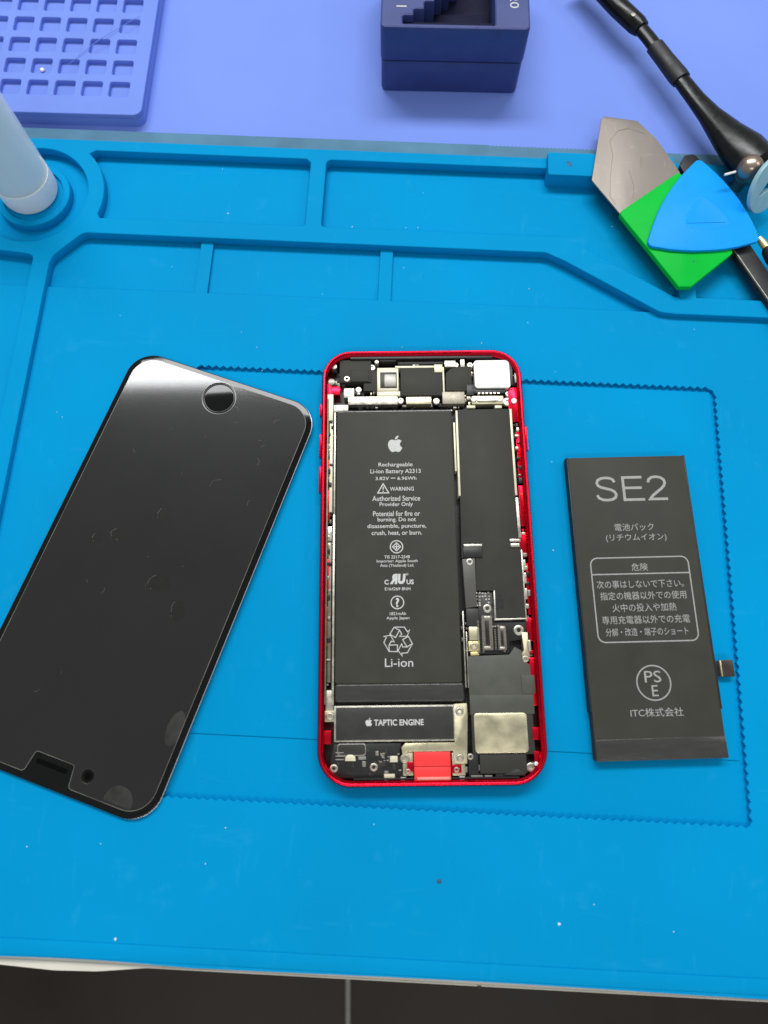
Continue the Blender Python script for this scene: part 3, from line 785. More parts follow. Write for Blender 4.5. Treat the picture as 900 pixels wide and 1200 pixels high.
FITTED_TEXT = [('Rechargeable', -9.32, 28.48, 11.06, 1.75), ('Li-ion Battery A2313', -9.35, 26.21, 16.27, 1.86), ('3.82V ⎓ 6.96Wh', -9.25, 23.98, 13.2, 1.5), ('WARNING', -7.39, 20.43, 7.67, 1.32), ('Authorized Service', -9.28, 17.26, 15.28, 1.7), ('Provider Only', -9.31, 15.13, 10.61, 1.69), ('Potential for fire or', -9.25, 12.23, 14.92, 1.68), ('burning. Do not', -9.2, 10.13, 12.17, 1.73), ('disassemble, puncture,', -9.24, 7.99, 18.62, 1.72), ('crush, heat, or burn.', -9.27, 5.88, 15.88, 1.66), ('TIS 2217-2548', -9.34, -1.78, 8.0, 0.98), ('Importer: Apple South', -9.31, -3.19, 12.78, 1.14), ('Asia (Thailand) Ltd.', -9.34, -4.59, 10.63, 1.13), ('E164269 8NH', -9.3, -11.81, 7.9, 0.95), ('1821mAh', -9.35, -19.41, 4.96, 0.94), ('Apple Japan', -9.37, -20.86, 7.03, 1.09), ('Li-ion', -9.26, -34.08, 8.46, 2.5)]

ph = thing('opened_phone', 'opened red phone body with battery and circuit boards exposed', 'phone')
OW, OL, OR = 33.65, 69.2, 10.2
outer = rounded(rect(-OW, -OL, OW, OL), OR, 12)


def frame_ring():
    """side wall with rounded outside and a flat top rim, inside face open"""
    prof = [(0.9, 0.0), (0.35, 0.6), (0.06, 1.6), (0.0, 3.2), (0.10, 4.8), (0.38, 5.9), (0.62, 6.32), (0.80, 6.45), (1.30, 6.50), (1.42, 6.35), (1.46, 5.6),
            (1.9, 5.5), (1.95, 1.0)]
    P = ccw(outer); n = len(P); vs = []; fs = []
    for d, z in prof:
        vs += [(x * MM, y * MM, z * MM) for x, y in inset(P, d)]
    for j in range(len(prof) - 1):
        for i in range(n):
            k = (i + 1) % n
            fs.append((j * n + i, j * n + k, (j + 1) * n + k, (j + 1) * n + i))
    me = bpy.data.meshes.new('side_frame')
    me.from_pydata(vs, [], fs)
    return me


me = frame_ring(); finish(me, 'red', ang=80); obj('side_frame', me, ph)
solid('back_plate', 'black', inset(ccw(outer), 0.95), 0.0, 1.0, 0.1, ph)
for y0, y1 in ((50.2, 46.0), (39.6, 31.6), (28.4, 19.5)):
    solid('side_button', 'red', rounded(rect(-OW - 0.55, y1, -OW + 0.5, y0), 0.4), 2.3, 4.9, 0.3, ph, bb=0.3)
solid('side_button', 'red', rounded(rect(OW - 0.5, 33.0, OW + 0.55, 41.5), 0.4), 2.3, 4.9, 0.3, ph, bb=0.3)
solid('inner_strip', 'black', rect(-24, 66.2, 24, 67.15), 0.9, 5.3, 0.2, ph)  # black strips cover the red inner wall at top and bottom
solid('inner_strip', 'black', rect(-23, -67.15, 25, -66.6), 0.9, 4.6, 0.2, ph)
solid('inner_strip', 'olive', rect(-31.65, -46, -31.1, 52), 0.9, 4.9, 0.2, ph)
# red ledges inside the side walls, in pieces, with gaps where clips sit
for y0, y1, w in ((58, 45.5, 2.6), (31, 24, 1.6), (20.5, 10.5, 2.2), (-2, -12, 2.0), (-17, -29, 1.6)):
    solid('inner_ledge', 'red', rounded(rect(-31.75, y1, -31.75 + w * 0.55, y0), 0.3), 0.9, 4.0, 0.2, ph)
for y0, y1, w in ((56, 43.5, 3.0), (40, 24, 1.2), (21.5, 8, 1.5), (6, -2, 2.6), (-4, -20, 1.0), (-21, -28, 1.8), (-33, -47, 2.6)):
    solid('inner_ledge', 'red', rounded(rect(31.75 - w, y1, 31.75, y0), 0.3), 0.9, 3.8, 0.2, ph)
for (n, m, P, z0, z1, r) in COMP:
    if r > 0.2:
        P = rounded(P, r, 5)
    solid(n, m, P, z0, z1, 0.14, ph)
sm = screw_mesh()
for x, y, r, z in SCREWS:
    o = obj('screw', sm, ph, (x, y, z))
    o.scale = (r, r, 1.0)

# fitted battery
fb = obj('battery', None, ph)
bpts = [(-28.55, -40.2), (9.55, -40.2), (9.6, 47.4), (-28.55, 47.3)]
fb_me = solid_mesh('battery', rounded(bpts, 0.9), 1.0, 5.0, 0.45, 3); finish(fb_me, 'battery')
bpy.data.objects.remove(fb)
fb = obj('battery', fb_me, ph)
solid('battery_tape', 'battery_tape', rounded([(-28.5, -45.5), (10.1, -45.6), (9.9, -40.0), (-28.5, -40.0)], 0.8), 1.0, 4.75, 0.6, fb, 3)
solid('battery_tape', 'battery_tape', rounded([(-28.3, 46.2), (9.4, 46.3), (9.4, 47.9), (-28.3, 47.8)], 0.5), 1.0, 4.9, 0.3, fb, 3)
ZT = 5.035
for t, x, y, w, h in FITTED_TEXT:
    lettering(t, x, y, ZT, fb, w=w, h=(h if t not in ('3.82V \u2393 6.96Wh',) else 1.15), bold=0.009 if t != 'Li-ion' else 0.0)
emblem(-9.34, 35.8, ZT, 5.7, fb)
S = lambda lines, w, nm='printed_icon': (lambda me_: (finish(me_, 'white_print', smooth=False), obj(nm, me_, fb))[1])(strokes_mesh(nm, lines, w, ZT))
tx, ty = -13.4, 20.5
S([[(tx - 1.75, ty - 1.4), (tx + 1.75, ty - 1.4), (tx, ty + 1.7), (tx - 1.75, ty - 1.4)], [(tx, ty + 0.7), (tx, ty - 0.35)], [(tx, ty - 0.65), (tx, ty - 1.0)]], 0.34)
cx_, cy_ = -9.43, 1.45
S([circle(cx_, cy_, 1.95, 28) + [(cx_ + 1.95, cy_)], [(cx_ - 1.25, cy_), (cx_, cy_ + 1.25), (cx_ + 1.25, cy_), (cx_, cy_ - 1.25), (cx_ - 1.25, cy_)],
   [(cx_ - 0.8, cy_), (cx_ + 0.8, cy_)], [(cx_, cy_ - 0.8), (cx_, cy_ + 0.8)]], 0.32)
cx_, cy_ = -9.45, -16.0
S([circle(cx_, cy_, 1.95, 28) + [(cx_ + 1.95, cy_)]], 0.3)
lettering('?', cx_, cy_, ZT, fb, h=2.9, bold=0.03)
# recognised component mark: c, mirrored slanted R with U, us
lettering('R', -10.45, -8.75, ZT, fb, w=2.5, h=3.2, bold=0.07, shear=-0.1, mirror=True)
lettering('U', -8.0, -8.75, ZT, fb, w=2.5, h=3.2, bold=0.07, shear=0.12)
lettering('C', -12.7, -9.7, ZT, fb, h=1.5, bold=0.03)
lettering('US', -5.4, -9.7, ZT, fb, h=1.5, bold=0.03)
lettering('\u00ae', -6.3, -7.3, ZT, fb, h=0.8)
# recycling emblem: three folded arrows
lines = []
for k in range(3):
    a = math.radians(-120 * k)
    def rot(p, a=a):
        return (-9.3 + 0.93 * (p[0] * math.cos(a) - p[1] * math.sin(a)), -27.6 + 0.93 * (p[0] * math.sin(a) + p[1] * math.cos(a)))
    lines.append([rot(p) for p in [(-2.81, 2.09), (-1.38, 4.38), (1.95, 4.38), (3.0, 2.81), (3.71, 3.45), (2.81, 1.38), (0.35, 1.38), (1.09, 2.09), (0.38, 3.38), (-0.95, 1.0),
                                     (-2.81, 2.09)]])
    lines.append([rot(p) for p in [(-1.20, 4.25), (0.24, 3.45)]])
S(lines, 0.25)

# haptic motor lettering (the motor face is a part of the phone)
lettering('TAPTIC ENGINE', -9.6, -51.25, 4.79, ph, w=14.6, h=1.75, bold=0.025)
emblem(-18.45, -51.05, 4.79, 2.35, ph)
# faint apple mark on the lower shield
emblem(21.8, -16.2, 4.44, 4.4, ph, 'faint_print')

# small solder pads and pins
pins = bmesh.new()
def pin(x, y, z, w, h):
    mtx = Matrix.Translation((x * MM, y * MM, z * MM)) @ Matrix.Diagonal((w * MM, h * MM, 0.35 * MM, 1))
    bmesh.ops.create_cube(pins, size=1.0, matrix=mtx)
random.seed(11)
for i in range(5):
    for j in range(5):
        if random.random() < 0.8:
            pin(15.1 + i * 0.95 + random.uniform(-.15, .15), -13.3 - j * 0.95 + random.uniform(-.15, .15), 3.55, 0.5, 0.5)
for i in range(4):
    pin(19.6 + i * 0.9 + random.uniform(-.1, .1), -23.4 + random.uniform(-.15, .15), 3.55, 0.5, 0.4)
for y in (-24.5, -27.8, -29.8, -31.0):
    pin(22.9, y, 3.55, 0.45, 0.45)
for y in (-29.5, -31.0):
    pin(13.8, y, 3.55, 0.4, 0.4)
for i in range(18):
    pin(random.uniform(-15.8, -9.5), random.uniform(-62.3, -59.8), 3.7, random.uniform(.25, .8), random.uniform(.2, .5))
for i in range(6):
    pin(19.0 + i * 1.3, 53.6, 4.5, 0.7, 0.5)
pm = bpy.data.meshes.new('solder_pads'); pins.to_mesh(pm); pins.free()
finish(pm, 'silver', smooth=False)
o = obj('solder_pads', pm, ph); o['kind'] = 'stuff'
# tiny chips, foam dots and foil scraps filling the gaps
random.seed(31)
def scatter(n_, x0, y0, x1, y1, z0, zr, mats, s0=0.4, s1=1.5):
    for q_ in range(n_):
        w_ = random.uniform(s0, s1); h_ = random.uniform(s0, s1)
        x = random.uniform(x0, x1 - w_); y = random.uniform(y0, y1 - h_)
        mm_ = solid_mesh('small_component', rounded(rect(x, y, x + w_, y + h_), 0.12, 2), z0, z0 + random.uniform(*zr), 0.08)
        finish(mm_, random.choice(mats))
        small.append(mm_)
small = []
dm = ['black', 'dgrey2', 'grey', 'champ2', 'silver', 'dgrey3', 'champ', 'olive']
scatter(14, -30.5, 56.5, -24.0, 64.0, 1.0, (1.5, 3.0), ['black', 'grey', 'silver', 'red', 'champ2'])
scatter(12, -28.0, 63.4, 26.0, 65.8, 1.0, (1.5, 3.2), dm)
scatter(14, 11.0, 58.5, 20.0, 64.2, 1.0, (2.4, 3.5), dm)
scatter(18, -28.5, 48.2, 29.0, 51.5, 1.0, (1.4, 2.9), dm)
scatter(12, -25.0, 51.0, -10.0, 56.5, 1.0, (1.6, 3.0), dm)
scatter(16, 12.0, 50.0, 30.5, 56.0, 1.0, (2.2, 3.3), dm)
scatter(12, 29.0, 50.0, 31.5, 65.0, 1.0, (2.0, 3.6), dm, 0.3, 1.0)
scatter(26, -28.8, -66.4, -6.0, -58.2, 3.5, (0.1, 0.45), ['black', 'dgrey2', 'dgrey2', 'grey', 'champ2'], 0.3, 1.6)
scatter(14, 8.5, -66.8, 28.0, -60.5, 1.0, (1.8, 3.4), ['black', 'dgrey2', 'grey', 'champ2'], 0.4, 2.0)
scatter(10, 9.8, -46.0, 12.5, -20.0, 1.0, (1.5, 2.8), ['black', 'olive', 'champ2', 'grey'], 0.3, 1.0)
scatter(22, -31.6, -50.0, -29.8, 45.0, 1.0, (1.8, 3.4), ['olive', 'champ2', 'grey', 'black', 'silver', 'champ'], 0.4, 1.6)
scatter(18, 29.6, -47.0, 31.6, 44.0, 1.0, (1.6, 2.9), ['olive', 'champ2', 'grey', 'black', 'red'], 0.4, 1.4)
bmj = bmesh.new()
mats_used = []
for mm_ in small:
    n0_ = len(bmj.faces)
    bmj.from_mesh(mm_)
    bmj.faces.ensure_lookup_table()
    mname = mm_.materials[0].name
    if mname not in mats_used: mats_used.append(mname)
    for f_ in bmj.faces[n0_:]: f_.material_index = mats_used.index(mname)
sc_me = bpy.data.meshes.new('small_components'); bmj.to_mesh(sc_me); bmj.free()
for mname in mats_used: sc_me.materials.append(bpy.data.materials[mname])
for mm_ in small: bpy.data.meshes.remove(mm_)
o = obj('small_components', sc_me, ph); o['kind'] = 'stuff'
# connector pin rows
pins = bmesh.new()
for i in range(20):
    for dx in (15.05, 16.35):
        pin(dx, -21.9 - i * 0.49, 4.48, 0.55, 0.2)
for i in range(13):
    for dx in (20.15, 21.15):
        pin(dx, -24.6 - i * 0.49, 4.48, 0.45, 0.2)
pm = bpy.data.meshes.new('connector_pins'); pins.to_mesh(pm); pins.free()
finish(pm, 'grey', smooth=False)
o = obj('connector_pins', pm, ph); o['kind'] = 'stuff'
# spring clips along both inner side walls
random.seed(5)
for (xa, xb, ys, side) in ((-31.4, -29.9, [44, 42, 39.5, 37.8, 35.5, 32, 29, 26.8, 24.4, 22.2, 5, 0.5, -3.5, -8, -14, -20.5, -27, -33], -1),
                           (29.9, 31.7, [42, 40.5, 38.3, 36, 34, 30.5, 27.5, 25, 23, 5.5, -1.5, -5.5, -7.5, -10.5, -13.5, -17.5], 1)):
    for y in ys:
        c = random.choice(['black', 'black', 'silver', 'grey', 'black'])
        w = random.uniform(0.6, 1.4); l = random.uniform(0.5, 1.9)
        x = random.uniform(xa, xb - w * 0.6)
        solid('spring_clip', c, rounded(rect(x, y - l / 2, x + w, y + l / 2), 0.25, 2), 1.0, random.uniform(4.1, 4.9), 0.15, ph)
for y in (-3.2, -7.3, -12.2, -28.0):
    solid('spring_clip', 'silver', rounded(rect(30.0, y - 3.2, 30.8, y + 0.2), 0.25, 2), 1.0, 4.6, 0.15, ph)

# ------------------------------------------------------------------ display assembly
dp = thing('display_panel', 'detached black phone display lying glass up under scratched film', 'phone screen', (-89.36, -3.6, 1.05), -0.351106)
DW, DL = 33.3, 68.7
dout = rounded(rect(-DW, -DL, DW, DL), 9.0, 12)
solid('panel_frame', 'gloss_black', inset(dout, 0.7), 0.0, 0.9, 0.1, dp)
solid('steel_edge', 'edge_glint', inset(dout, -0.15), 0.62, 0.90, 0.05, dp)  # set proud of the glass so its painted glint line shows
glass = solid('cover_glass', 'glass_black', dout, 0.95, 1.75, 0.32, dp, seg=5)
# film outline with cut outs for the round button and the ear speaker
fo = rounded(rect(-31.4, -66.9, 31.5, 66.9), 7.6, 12)
fl = []
F0 = [(-31.4, -66.6), (-8.6, -66.6), (-6.6, -66.2), (-6.2, -61.2), (-5.2, -60.2), (5.0, -60.2), (6.0, -61.2), (6.2, -66.0), (8.6, -66.6), (31.5, -66.6), (31.5, 66.9),
      (6.2, 66.9), (5.3, 66.0)]
film_P = rounded([(-31.4, -66.6), (-7.4, -66.6), (-6.4, -60.2), (6.0, -60.2), (7.0, -66.6), (31.5, -66.6), (31.5, 66.9), (-31.4, 66.9)],
                 [7.6, 1.2, 0.9, 0.9, 1.2, 7.6, 7.6, 7.6], 8)
button_hole = circle(0.2, 61.0, 5.75, 40)
fm = curve_mesh('protective_film', [film_P, button_hole, circle(10.9, -61.6, 2.1, 20)], 1.78, 1.98, 0.06)
finish(fm, 'film')
fmo = obj('protective_film', fm, glass)
me = strokes_mesh('film_edge', [film_P + [film_P[0]], button_hole + [button_hole[0]]], 0.13, 1.985)
finish(me, 'film_rim', smooth=False); obj('film_edge', me, dp)
# home button
hb = lathe_mesh('home_button', [(0, 1.80), (4.5, 1.80), (4.9, 1.79)], 40); finish(hb, 'glass_black')
hbo = obj('home_button', hb, dp, (0.2, 61.0, 0))
hr = lathe_mesh('button_ring', [(4.95, 1.7), (5.0, 2.02), (5.25, 2.06), (5.42, 2.0), (5.45, 1.7)], 48); finish(hr, 'gloss_black')
obj('button_ring', hr, hbo)
cr = lathe_mesh('camera_hole', [(0, 1.77), (1.2, 1.78)], 24); finish(cr, 'void')
co = obj('camera_hole', cr, dp, (10.9, -61.6, 0))
cc = lathe_mesh('camera_ring', [(1.85, 1.76), (1.95, 2.0), (2.15, 2.02), (2.25, 1.9)], 28); finish(cc, 'smear'); obj('camera_ring', cc, co)
sl = solid('speaker_slot', 'void', rounded(rect(-5.2, -63.4, 4.8, -62.0), 0.6), 1.70, 1.79, 0, dp)
# smears and dried droplets on the film
def clipped(cx, cy, r, keep):
    return [q if keep(q) else keep(q, True) for q in circle(cx, cy, r, 28)]
sm1 = [(x, max(y, -66.4)) for x, y in circle(22.1, -65.0, 4.3, 32)]
sme = solid_mesh('smear', [(x, y) for x, y in sm1 if y > -66.39] or sm1, 1.99, 2.01, 0); finish(sme, 'smear'); obj('smear', sme, dp)
sm2 = [(min(x, 31.4), y) for x, y in [(29.5 + 2.4 * math.cos(t), -41 + 5.2 * math.sin(t)) for t in [k * math.pi / 14 for k in range(28)]]]
sme = solid_mesh('smear', sm2, 1.99, 2.01, 0); finish(sme, 'smear'); obj('smear', sme, dp)
random.seed(21)
for (x, y, r, st) in ((7.2, -3.1, 2.9, 1.25), (16.1, -9.0, 2.8, 1.0), (-1.2, 18.0, 1.9, 1.0), (-17.4, 4.0, 1.5, 1.4), (-9.8, 7.2, 2.2, 2.0)):
    ph0 = random.uniform(0, 6)
    L = []
    for k in range(30):
        t = 2 * math.pi * k / 30
        rr = r * (1 + 0.16 * math.sin(2 * t + ph0) + 0.035 * math.sin(5 * t + 2 * ph0))
        L.append((x + rr * math.cos(t) * st * 0.85, y + rr * math.sin(t)))
    mm = solid_mesh('droplet', L, 1.985, 2.0, 0); finish(mm, 'fluid'); d_ = obj('droplet', mm, dp)
    s0 = random.randint(8, 12)
    for seg_ in ((s0, s0 + 7), (s0 + 8, s0 + 10)):
        mm = strokes_mesh('droplet_edge', [[L[k % 30] for k in range(*seg_)]], 0.12, 2.01); finish(mm, 'fluid_rim', smooth=False); obj('droplet_edge', mm, d_)
scr = []
for k in range(24):
    x = random.uniform(-28, 28); y = random.choice([random.uniform(25, 62), random.uniform(-50, 60)]); l = random.uniform(0.3, 1.6); a = random.uniform(0, 6.28)
    if k % 5 == 0: l *= 1.8
    scr.append([(x, y), (x + l * math.cos(a), y + l * math.sin(a)), (x + 1.7 * l * math.cos(a + 0.4), y + 1.7 * l * math.sin(a + 0.4))])
mm = strokes_mesh('scratches', scr, 0.08, 1.99)
mm.transform(Matrix.Translation((0, 0, 0))); finish(mm, 'fluid_rim', smooth=False)
o = obj('scratches', mm, dp); o['kind'] = 'stuff'

# ------------------------------------------------------------------ spare battery
sb = thing('spare_battery', 'loose black replacement battery marked SE2 lying right of the opened phone', 'battery', (66.617, -15.804, 0), 0.01264)
bb_ = solid('battery_cell', 'battery', rounded([(-19.3, -46.8), (19.3, -46.6), (19.0, 46.8), (-19.0, 46.8)], 0.35, 2), 0.0, 3.6, 0.25, sb, 2)
solid('side_tape', 'black_soft', [(-19.7, -33), (-19.2, -33), (-18.9, 46.9), (-19.4, 46.9)], 0.2, 3.72, 0.15, sb)
solid('side_tape', 'black_soft', [(18.95, -33), (19.6, -33), (19.3, 46.9), (18.75, 46.9)], 0.2, 3.72, 0.15, sb)
solid('end_tape', 'battery_tape', rounded([(-19.15, -46.9), (19.45, -46.75), (19.3, -40.6), (-19.1, -40.9)], 0.3), 3.4, 3.68, 0.1, sb)
fx = solid('flex_cable', 'black_soft', [(19.2, -23.6), (22.2, -23.6), (22.2, -19.0), (19.2, -19.0)], 1.3, 1.9, 0.1, sb)
solid('connector_tip', 'tip', rounded(rect(21.6, -23.8, 25.4, -18.8), 0.3), 1.5, 2.7, 0.2, sb)
solid('connector_bar', 'champ', rect(21.2, -23.7, 21.65, -18.9), 1.5, 2.9, 0.1, sb)
ZS = 3.635
def bl(t, x, y, w=None, h=None, bold=0.0, m='grey_print'):
    return lettering(t, x, y, ZS, sb, w=w, h=h, bold=bold, m=m)
S_ = [(2.9, 2.2), (2.5, 3.1), (1.6, 3.6), (0.2, 3.8), (-1.3, 3.6), (-2.4, 3.0), (-2.8, 2.1), (-2.5, 1.2), (-1.6, .6), (0, .15), (1.6, -.3), (2.7, -1.0), (3.1, -1.9),
      (2.8, -2.9), (1.8, -3.5), (0.3, -3.75), (-1.3, -3.6), (-2.5, -3.0), (-3.0, -2.0)]
N2 = [(-2.8, 1.9), (-2.5, 2.9), (-1.5, 3.6), (-.1, 3.8), (1.4, 3.5), (2.4, 2.7), (2.6, 1.7), (2.2, .7), (1.2, -.3), (-.3, -1.4), (-1.8, -2.6), (-2.7, -3.7), (3.0, -3.7)]
me = strokes_mesh('lettering', [[(x - 7.6, y + 35.9) for x, y in S_], [(4.3, 39.65), (-1.9, 39.65), (-1.9, 32.15), (4.6, 32.15)], [(-1.46, 36.1), (4.0, 36.1)],
                                [(x + 9.0, y + 35.9) for x, y in N2]], 0.86, ZS)
finish(me, 'grey_print', smooth=False); obj('lettering', me, sb)
bl('電池パック', -0.04, 23.1, 12.5, 2.4)
bl('(リチウムイオン)', 0.23, 19.6, 19.2, 2.6)
bl('危険', 0.16, 10.2, 5.1, 2.4)
bl('次の事はしないで下さい。', -0.3, 4.9, 27.1, 2.5)
bl('指定の機器以外での使用', 0.2, 1.3, 26.7, 2.5)
bl('火中の投入や加熱', 0.1, -2.4, 19.8, 2.5)
bl('専用充電器以外での充電', 0.15, -6.1, 27.0, 2.5)
bl('分解・改造・端子のショート', 0.0, -9.8, 25.3, 2.4)
bl('ITC株式会社', 0.0, -33.5, 15.7, 2.5)
bl('PS', 0.05, -23.2, 5.0, 3.4)
bl('E', 0.25, -27.3, None, 3.2)
fr = rounded(rect(-15.1, -12.8, 15.6, 13.3), 2.2, 6)
me = strokes_mesh('printed_frame', [fr + [fr[0]], [(-15.1, 8.1), (15.6, 8.1)], circle(0.15, -25.0, 5.05, 48) + [(5.2, -25.0)]], 0.38, ZS)
finish(me, 'grey_print', smooth=False); obj('printed_frame', me, sb)

# ------------------------------------------------------------------ tools at the upper right
sp = thing('black_spudger', 'black flat plastic spudger partly hidden under the green scraper and blue pick', 'pry tool', (0, 0, 0))
pts = [(99.2, 147.6), (103.0, 148.2), (106, 143), (117.4, 110.0), (130, 80), (139, 55), (133, 52), (124, 78), (110.8, 107.0), (98.6, 138), (96.8, 143)]
solid('spudger_body', 'black_soft', rounded(pts, [1, 1.4, 2, 0, 0, 1, 1, 0, 0, 2, 1.2], 4), 3.35, 5.7, 0.5, sp)
m_ = tube_mesh('edge_line', [(111.3, 107.2, 5.75), (124.5, 78.3, 5.75), (133.2, 53, 5.75)], [0.2, 0.2, 0.2], 6); finish(m_, 'silver'); obj('edge_line', m_, sp)

st = thing('metal_scraper', 'flat steel scraper blade with green plastic handle lying on the mat rim', 'scraper', (0, 0, 0))
solid('blade', 'blade', rounded([(69.9, 164.4), (82.9, 162.0), (89.1, 153.7), (95.9, 138.9), (94, 134), (78, 118), (72.2, 121.8), (63.5, 136.0)],
                                [1.2, 1.2, 4, 0.5, 1, 1, 1, 1.6], 5), 6.2, 6.8, 0.12, st)
solid('handle', 'green', rounded([(71.6, 121.4), (95.5, 138.8), (110.2, 104.6), (93.5, 91.2), (89.3, 91.2)], [0.3, 0.3, 2.0, 1.6, 1.6], 5), 5.75, 7.65, 0.35, st, 3)
me = strokes_mesh('stain_line', [[(80.5, 158.5), (75.2, 157.6), (71.6, 153), (72.2, 147), (70.5, 138), (69.4, 129), (71, 125.6)], [(75.2, 157.6), (79, 158.8), (85, 156)],
                                 [(77.5, 140), (78.5, 133), (77.6, 128)], [(82.5, 146.5), (82.0, 141)]], 0.16, 6.83)
finish(me, 'stain', smooth=False); obj('stain_line', me, st)
me = lathe_mesh('handle_mark', [(0, 7.68), (0.35, 7.68)], 10); finish(me, 'crumb'); obj('handle_mark', me, st, (95.6, 101.2, 0))

pk = thing('blue_pick', 'translucent blue triangular opening pick resting on the green scraper handle', 'opening pick', (0, 0, 0))
V = [(102.4, 143.2), (79.6, 106.9), (119.4, 108.3)]
P = []
def arc_edge(a, b, bulge):
    a = Vector(a); b = Vector(b); d = b - a; nrm = Vector((d.y, -d.x)).normalized(); r_ = []
    for k in range(1, 10):
        t = k / 10
        r_.append(tuple(a + d * t + nrm * bulge * 4 * t * (1 - t)))
    return r_
V = ccw(V)
for i in range(3):
    P += [V[i]] + arc_edge(V[i], V[(i + 1) % 3], 3.0)
P = rounded(P, [2.4 if i % 10 == 0 else 0 for i in range(len(P))], 6)
random.seed(9)
P = [(x + random.uniform(-.06, .06), y + random.uniform(-.06, .06)) for x, y in P]
pko = solid('pick_plate', 'pick', P, 7.9, 8.95, 0.3, pk, 3)
Vt = ccw([(101.0, 126.8), (93.5, 115.0), (109.5, 115.4)])
Q = []
for i in range(3):
    Q += [Vt[i]] + arc_edge(Vt[i], Vt[(i + 1) % 3], 1.3)
Q = rounded(Q, [1.6 if i % 10 == 0 else 0 for i in range(len(Q))], 4)
n = len(Q)
vs = []; fs = []
for d, z in ((-1.0, 9.29), (-0.6, 9.33), (-0.1, 9.40), (0.3, 9.40), (0.9, 9.33)):
    vs += [(x * MM, y * MM, z * MM) for x, y in inset(Q, d)]
for j in range(4):
    for i in range(n):
        k = (i + 1) % n
        fs.append((j * n + i, j * n + k, (j + 1) * n + k, (j + 1) * n + i))
fs.append(tuple(4 * n + i for i in range(n)))
me = bpy.data.meshes.new('embossed_triangle'); me.from_pydata([(a_, b_, c_ - 0.34 * MM) for a_, b_, c_ in vs], [], fs); finish(me, 'pick', ang=60); obj('embossed_triangle', me, pk)

tl = thing('suction_tool', 'glossy black tapered handle tool with metal knob and grey suction ring', 'tool', (0, 0, 0))
me = tube_mesh('handle_end', [(68, 233, 8.5), (74, 224.5, 8.7), (80.5, 213.5, 9), (86.6, 205.0, 9), (88.0, 203.0, 9)], [3.9, 4.1, 4.1, 4.0, 3.4], 20, 0.8); finish(me, 'gloss_black'); obj('handle_end', me, tl)
me = tube_mesh('handle_shaft', [(87, 204.6, 9), (90.3, 198.6, 9), (94.2, 190.6, 9), (100.7, 177.1, 9.2), (104.5, 168.6, 9.6), (108.2, 161.1, 10), (113.0, 151.8, 10.6), (117.5, 144.5, 11), (121, 138.5, 11), (123, 135, 10)],
                [2.9, 2.9, 3.0, 3.3, 3.6, 4.4, 6.4, 8.4, 8.6, 6.0], 24, 0.65); finish(me, 'gloss_black'); obj('handle_shaft', me, tl)
me = tube_mesh('sleeve', [(92.3, 194.4, 9), (95.5, 187.8, 9), (99.3, 179.9, 9.2), (100.2, 178.1, 9.2)], [3.5, 3.6, 3.9, 3.7], 24, 0.75); finish(me, 'black_soft'); obj('sleeve', me, tl)
me = lathe_mesh('label_dot', [(0, 12.2), (0.8, 12.15), (0.95, 12.0)], 12); finish(me, 'silver'); obj('label_dot', me, tl, (84.2, 206.3, 0.15))
me = lathe_mesh('knob', [(0, 3.35), (2.2, 3.4), (2.6, 8.2), (4.2, 10), (4.4, 13), (3.9, 15.5), (2.6, 16.8), (0, 17.3)], 28); finish(me, 'ball', ang=70); obj('knob', me, tl, (117.4, 134.8, 0))
me = tube_mesh('pin', [(107.6, 131.4, 14), (111.6, 132.6, 14)], [0.45, 0.45], 8); finish(me, 'white'); obj('pin', me, tl)
for q in range(5):
    a = q * 1.2
    solid('knob_tab', 'silver' if q % 2 else 'black', rounded(rect(122.3 + q * 0.7, 134 + q * 0.9, 123.2 + q * 0.8, 135.1 + q * 0.9), 0.2), 12, 15.2, 0.2, tl)
# the ring stands tilted against the mat
rg = holed('suction_ring', 'ring', [circle(0, 0, 9.2, 44), rounded([(-5.4, -1.4), (1.5, -1.8), (1.2, -3.6), (6, 0.4), (5.4, 2.2), (1.0, 1.2), (1.3, 2.6)], 0.4, 3)], 0, 1.6, 0.3, tl)
rg.location = (122.2 * MM, 128.6 * MM, 12.2 * MM)
rg.rotation_euler = (math.radians(62), math.radians(0), math.radians(38))

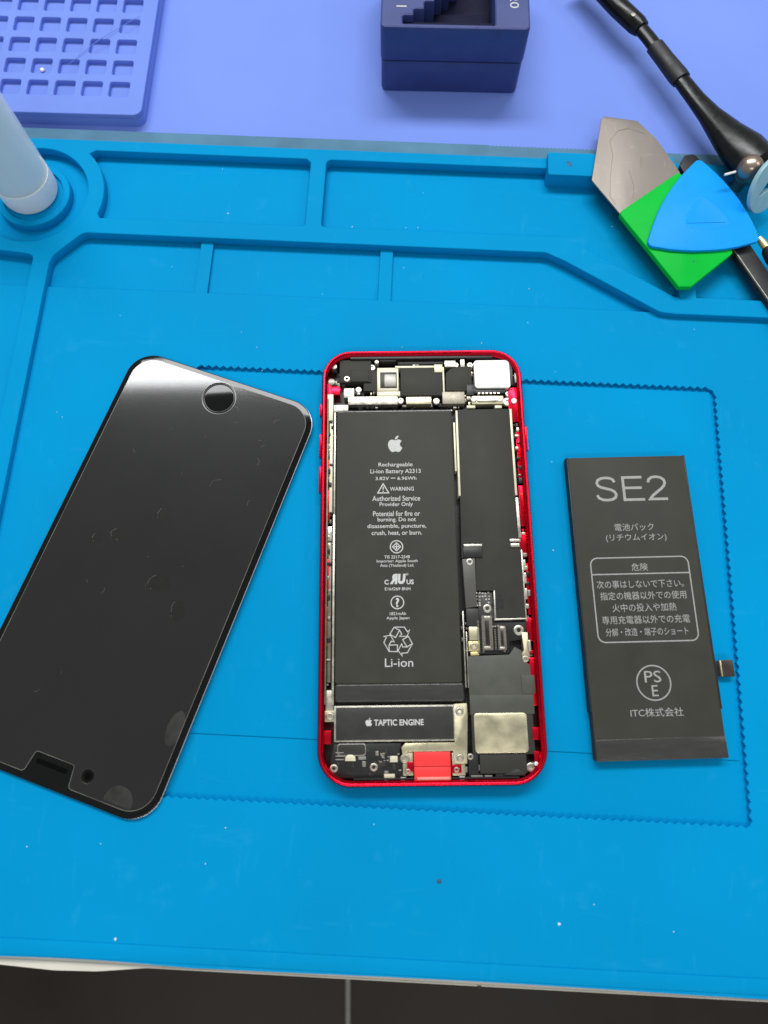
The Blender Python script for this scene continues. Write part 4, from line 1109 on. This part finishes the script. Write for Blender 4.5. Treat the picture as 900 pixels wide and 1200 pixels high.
pn = thing('pen_tool', 'black pen shaped tool with a brass tip at the right edge', 'pen tool', (0, 0, 0))
me = tube_mesh('brass_tip', [(120.7, 111.4, 6.15), (121.6, 109.6, 6.15), (122.9, 107.0, 6.15)], [1.0, 1.3, 1.35], 16); finish(me, 'gold'); obj('brass_tip', me, pn)
me = tube_mesh('barrel', [(122.6, 107.4, 6.15), (123.2, 106.3, 6.15), (124.6, 103.4, 6.15), (137, 79, 6.15)], [1.5, 2.3, 2.8, 2.8], 20); finish(me, 'black_soft'); obj('barrel', me, pn)

# ------------------------------------------------------------------ dust
def speck(P, r, z):
    L = [(P[0] + r * random.uniform(.6, 1.2) * math.cos(t), P[1] + r * random.uniform(.6, 1.2) * math.sin(t)) for t in [k * math.pi / 3 for k in range(6)]]
    return [(x, y, z) for x, y in L]
random.seed(17)
spots = []
for k in range(46):
    x = random.uniform(-128, 92); y = random.uniform(-108, 92)
    inside = -79 < x < 94 and -74 < y < 60
    if inside and (abs(x) < 36 or 44 < x < 90 or x < -20): continue
    spots.append((x, y, 1.03, random.choice([0.12, 0.16, 0.2])))
for k in range(16):
    spots.append((random.uniform(-112, 70), random.uniform(96, 146), -0.45 if k % 2 else -0.46, random.choice([0.15, 0.2, 0.28])))
spots += [(-82.5, -113, 1.4, 0.5), (40.5, -103.5, 1.05, 0.42), (40.8, 3.2, 0.04, 0.25)]
spots = [s for s in spots if not (abs(s[1] - 114) < 5 or abs(s[0] + 44.5) < 4)]
vs = []; fs = []
for x, y, z, r in spots:
    c, s_ = math.cos(ROT), math.sin(ROT)
    X, Y = x * c - y * s_, x * s_ + y * c
    q = speck((X, Y), r, z); n0 = len(vs)
    vs += [(a * MM, b_ * MM, c_ * MM) for a, b_, c_ in q] + [(X * MM, Y * MM, (z + r * 0.8) * MM)]
    fs += [(n0 + i, n0 + (i + 1) % 6, n0 + 6) for i in range(6)]
me = bpy.data.meshes.new('dust_specks'); me.from_pydata(vs, [], fs); finish(me, 'dust', smooth=False)
o = obj('dust_specks', me); o['kind'] = 'stuff'; o['label'] = 'pale dust specks scattered on the blue mat'
me = bpy.data.meshes.new('dirt_crumb')
q = speck((0, 0), 0.9, 0)
me.from_pydata([tuple(v * MM for v in p_) for p_ in q] + [(0, 0, 0.6 * MM)], [], [(i, (i + 1) % 6, 6) for i in range(6)]); finish(me, 'crumb')
tag(obj('dirt_crumb', me, None, (1.2, -94.6, 1.02)), 'small dark crumb on the bare blue mat below the red phone', 'crumb')
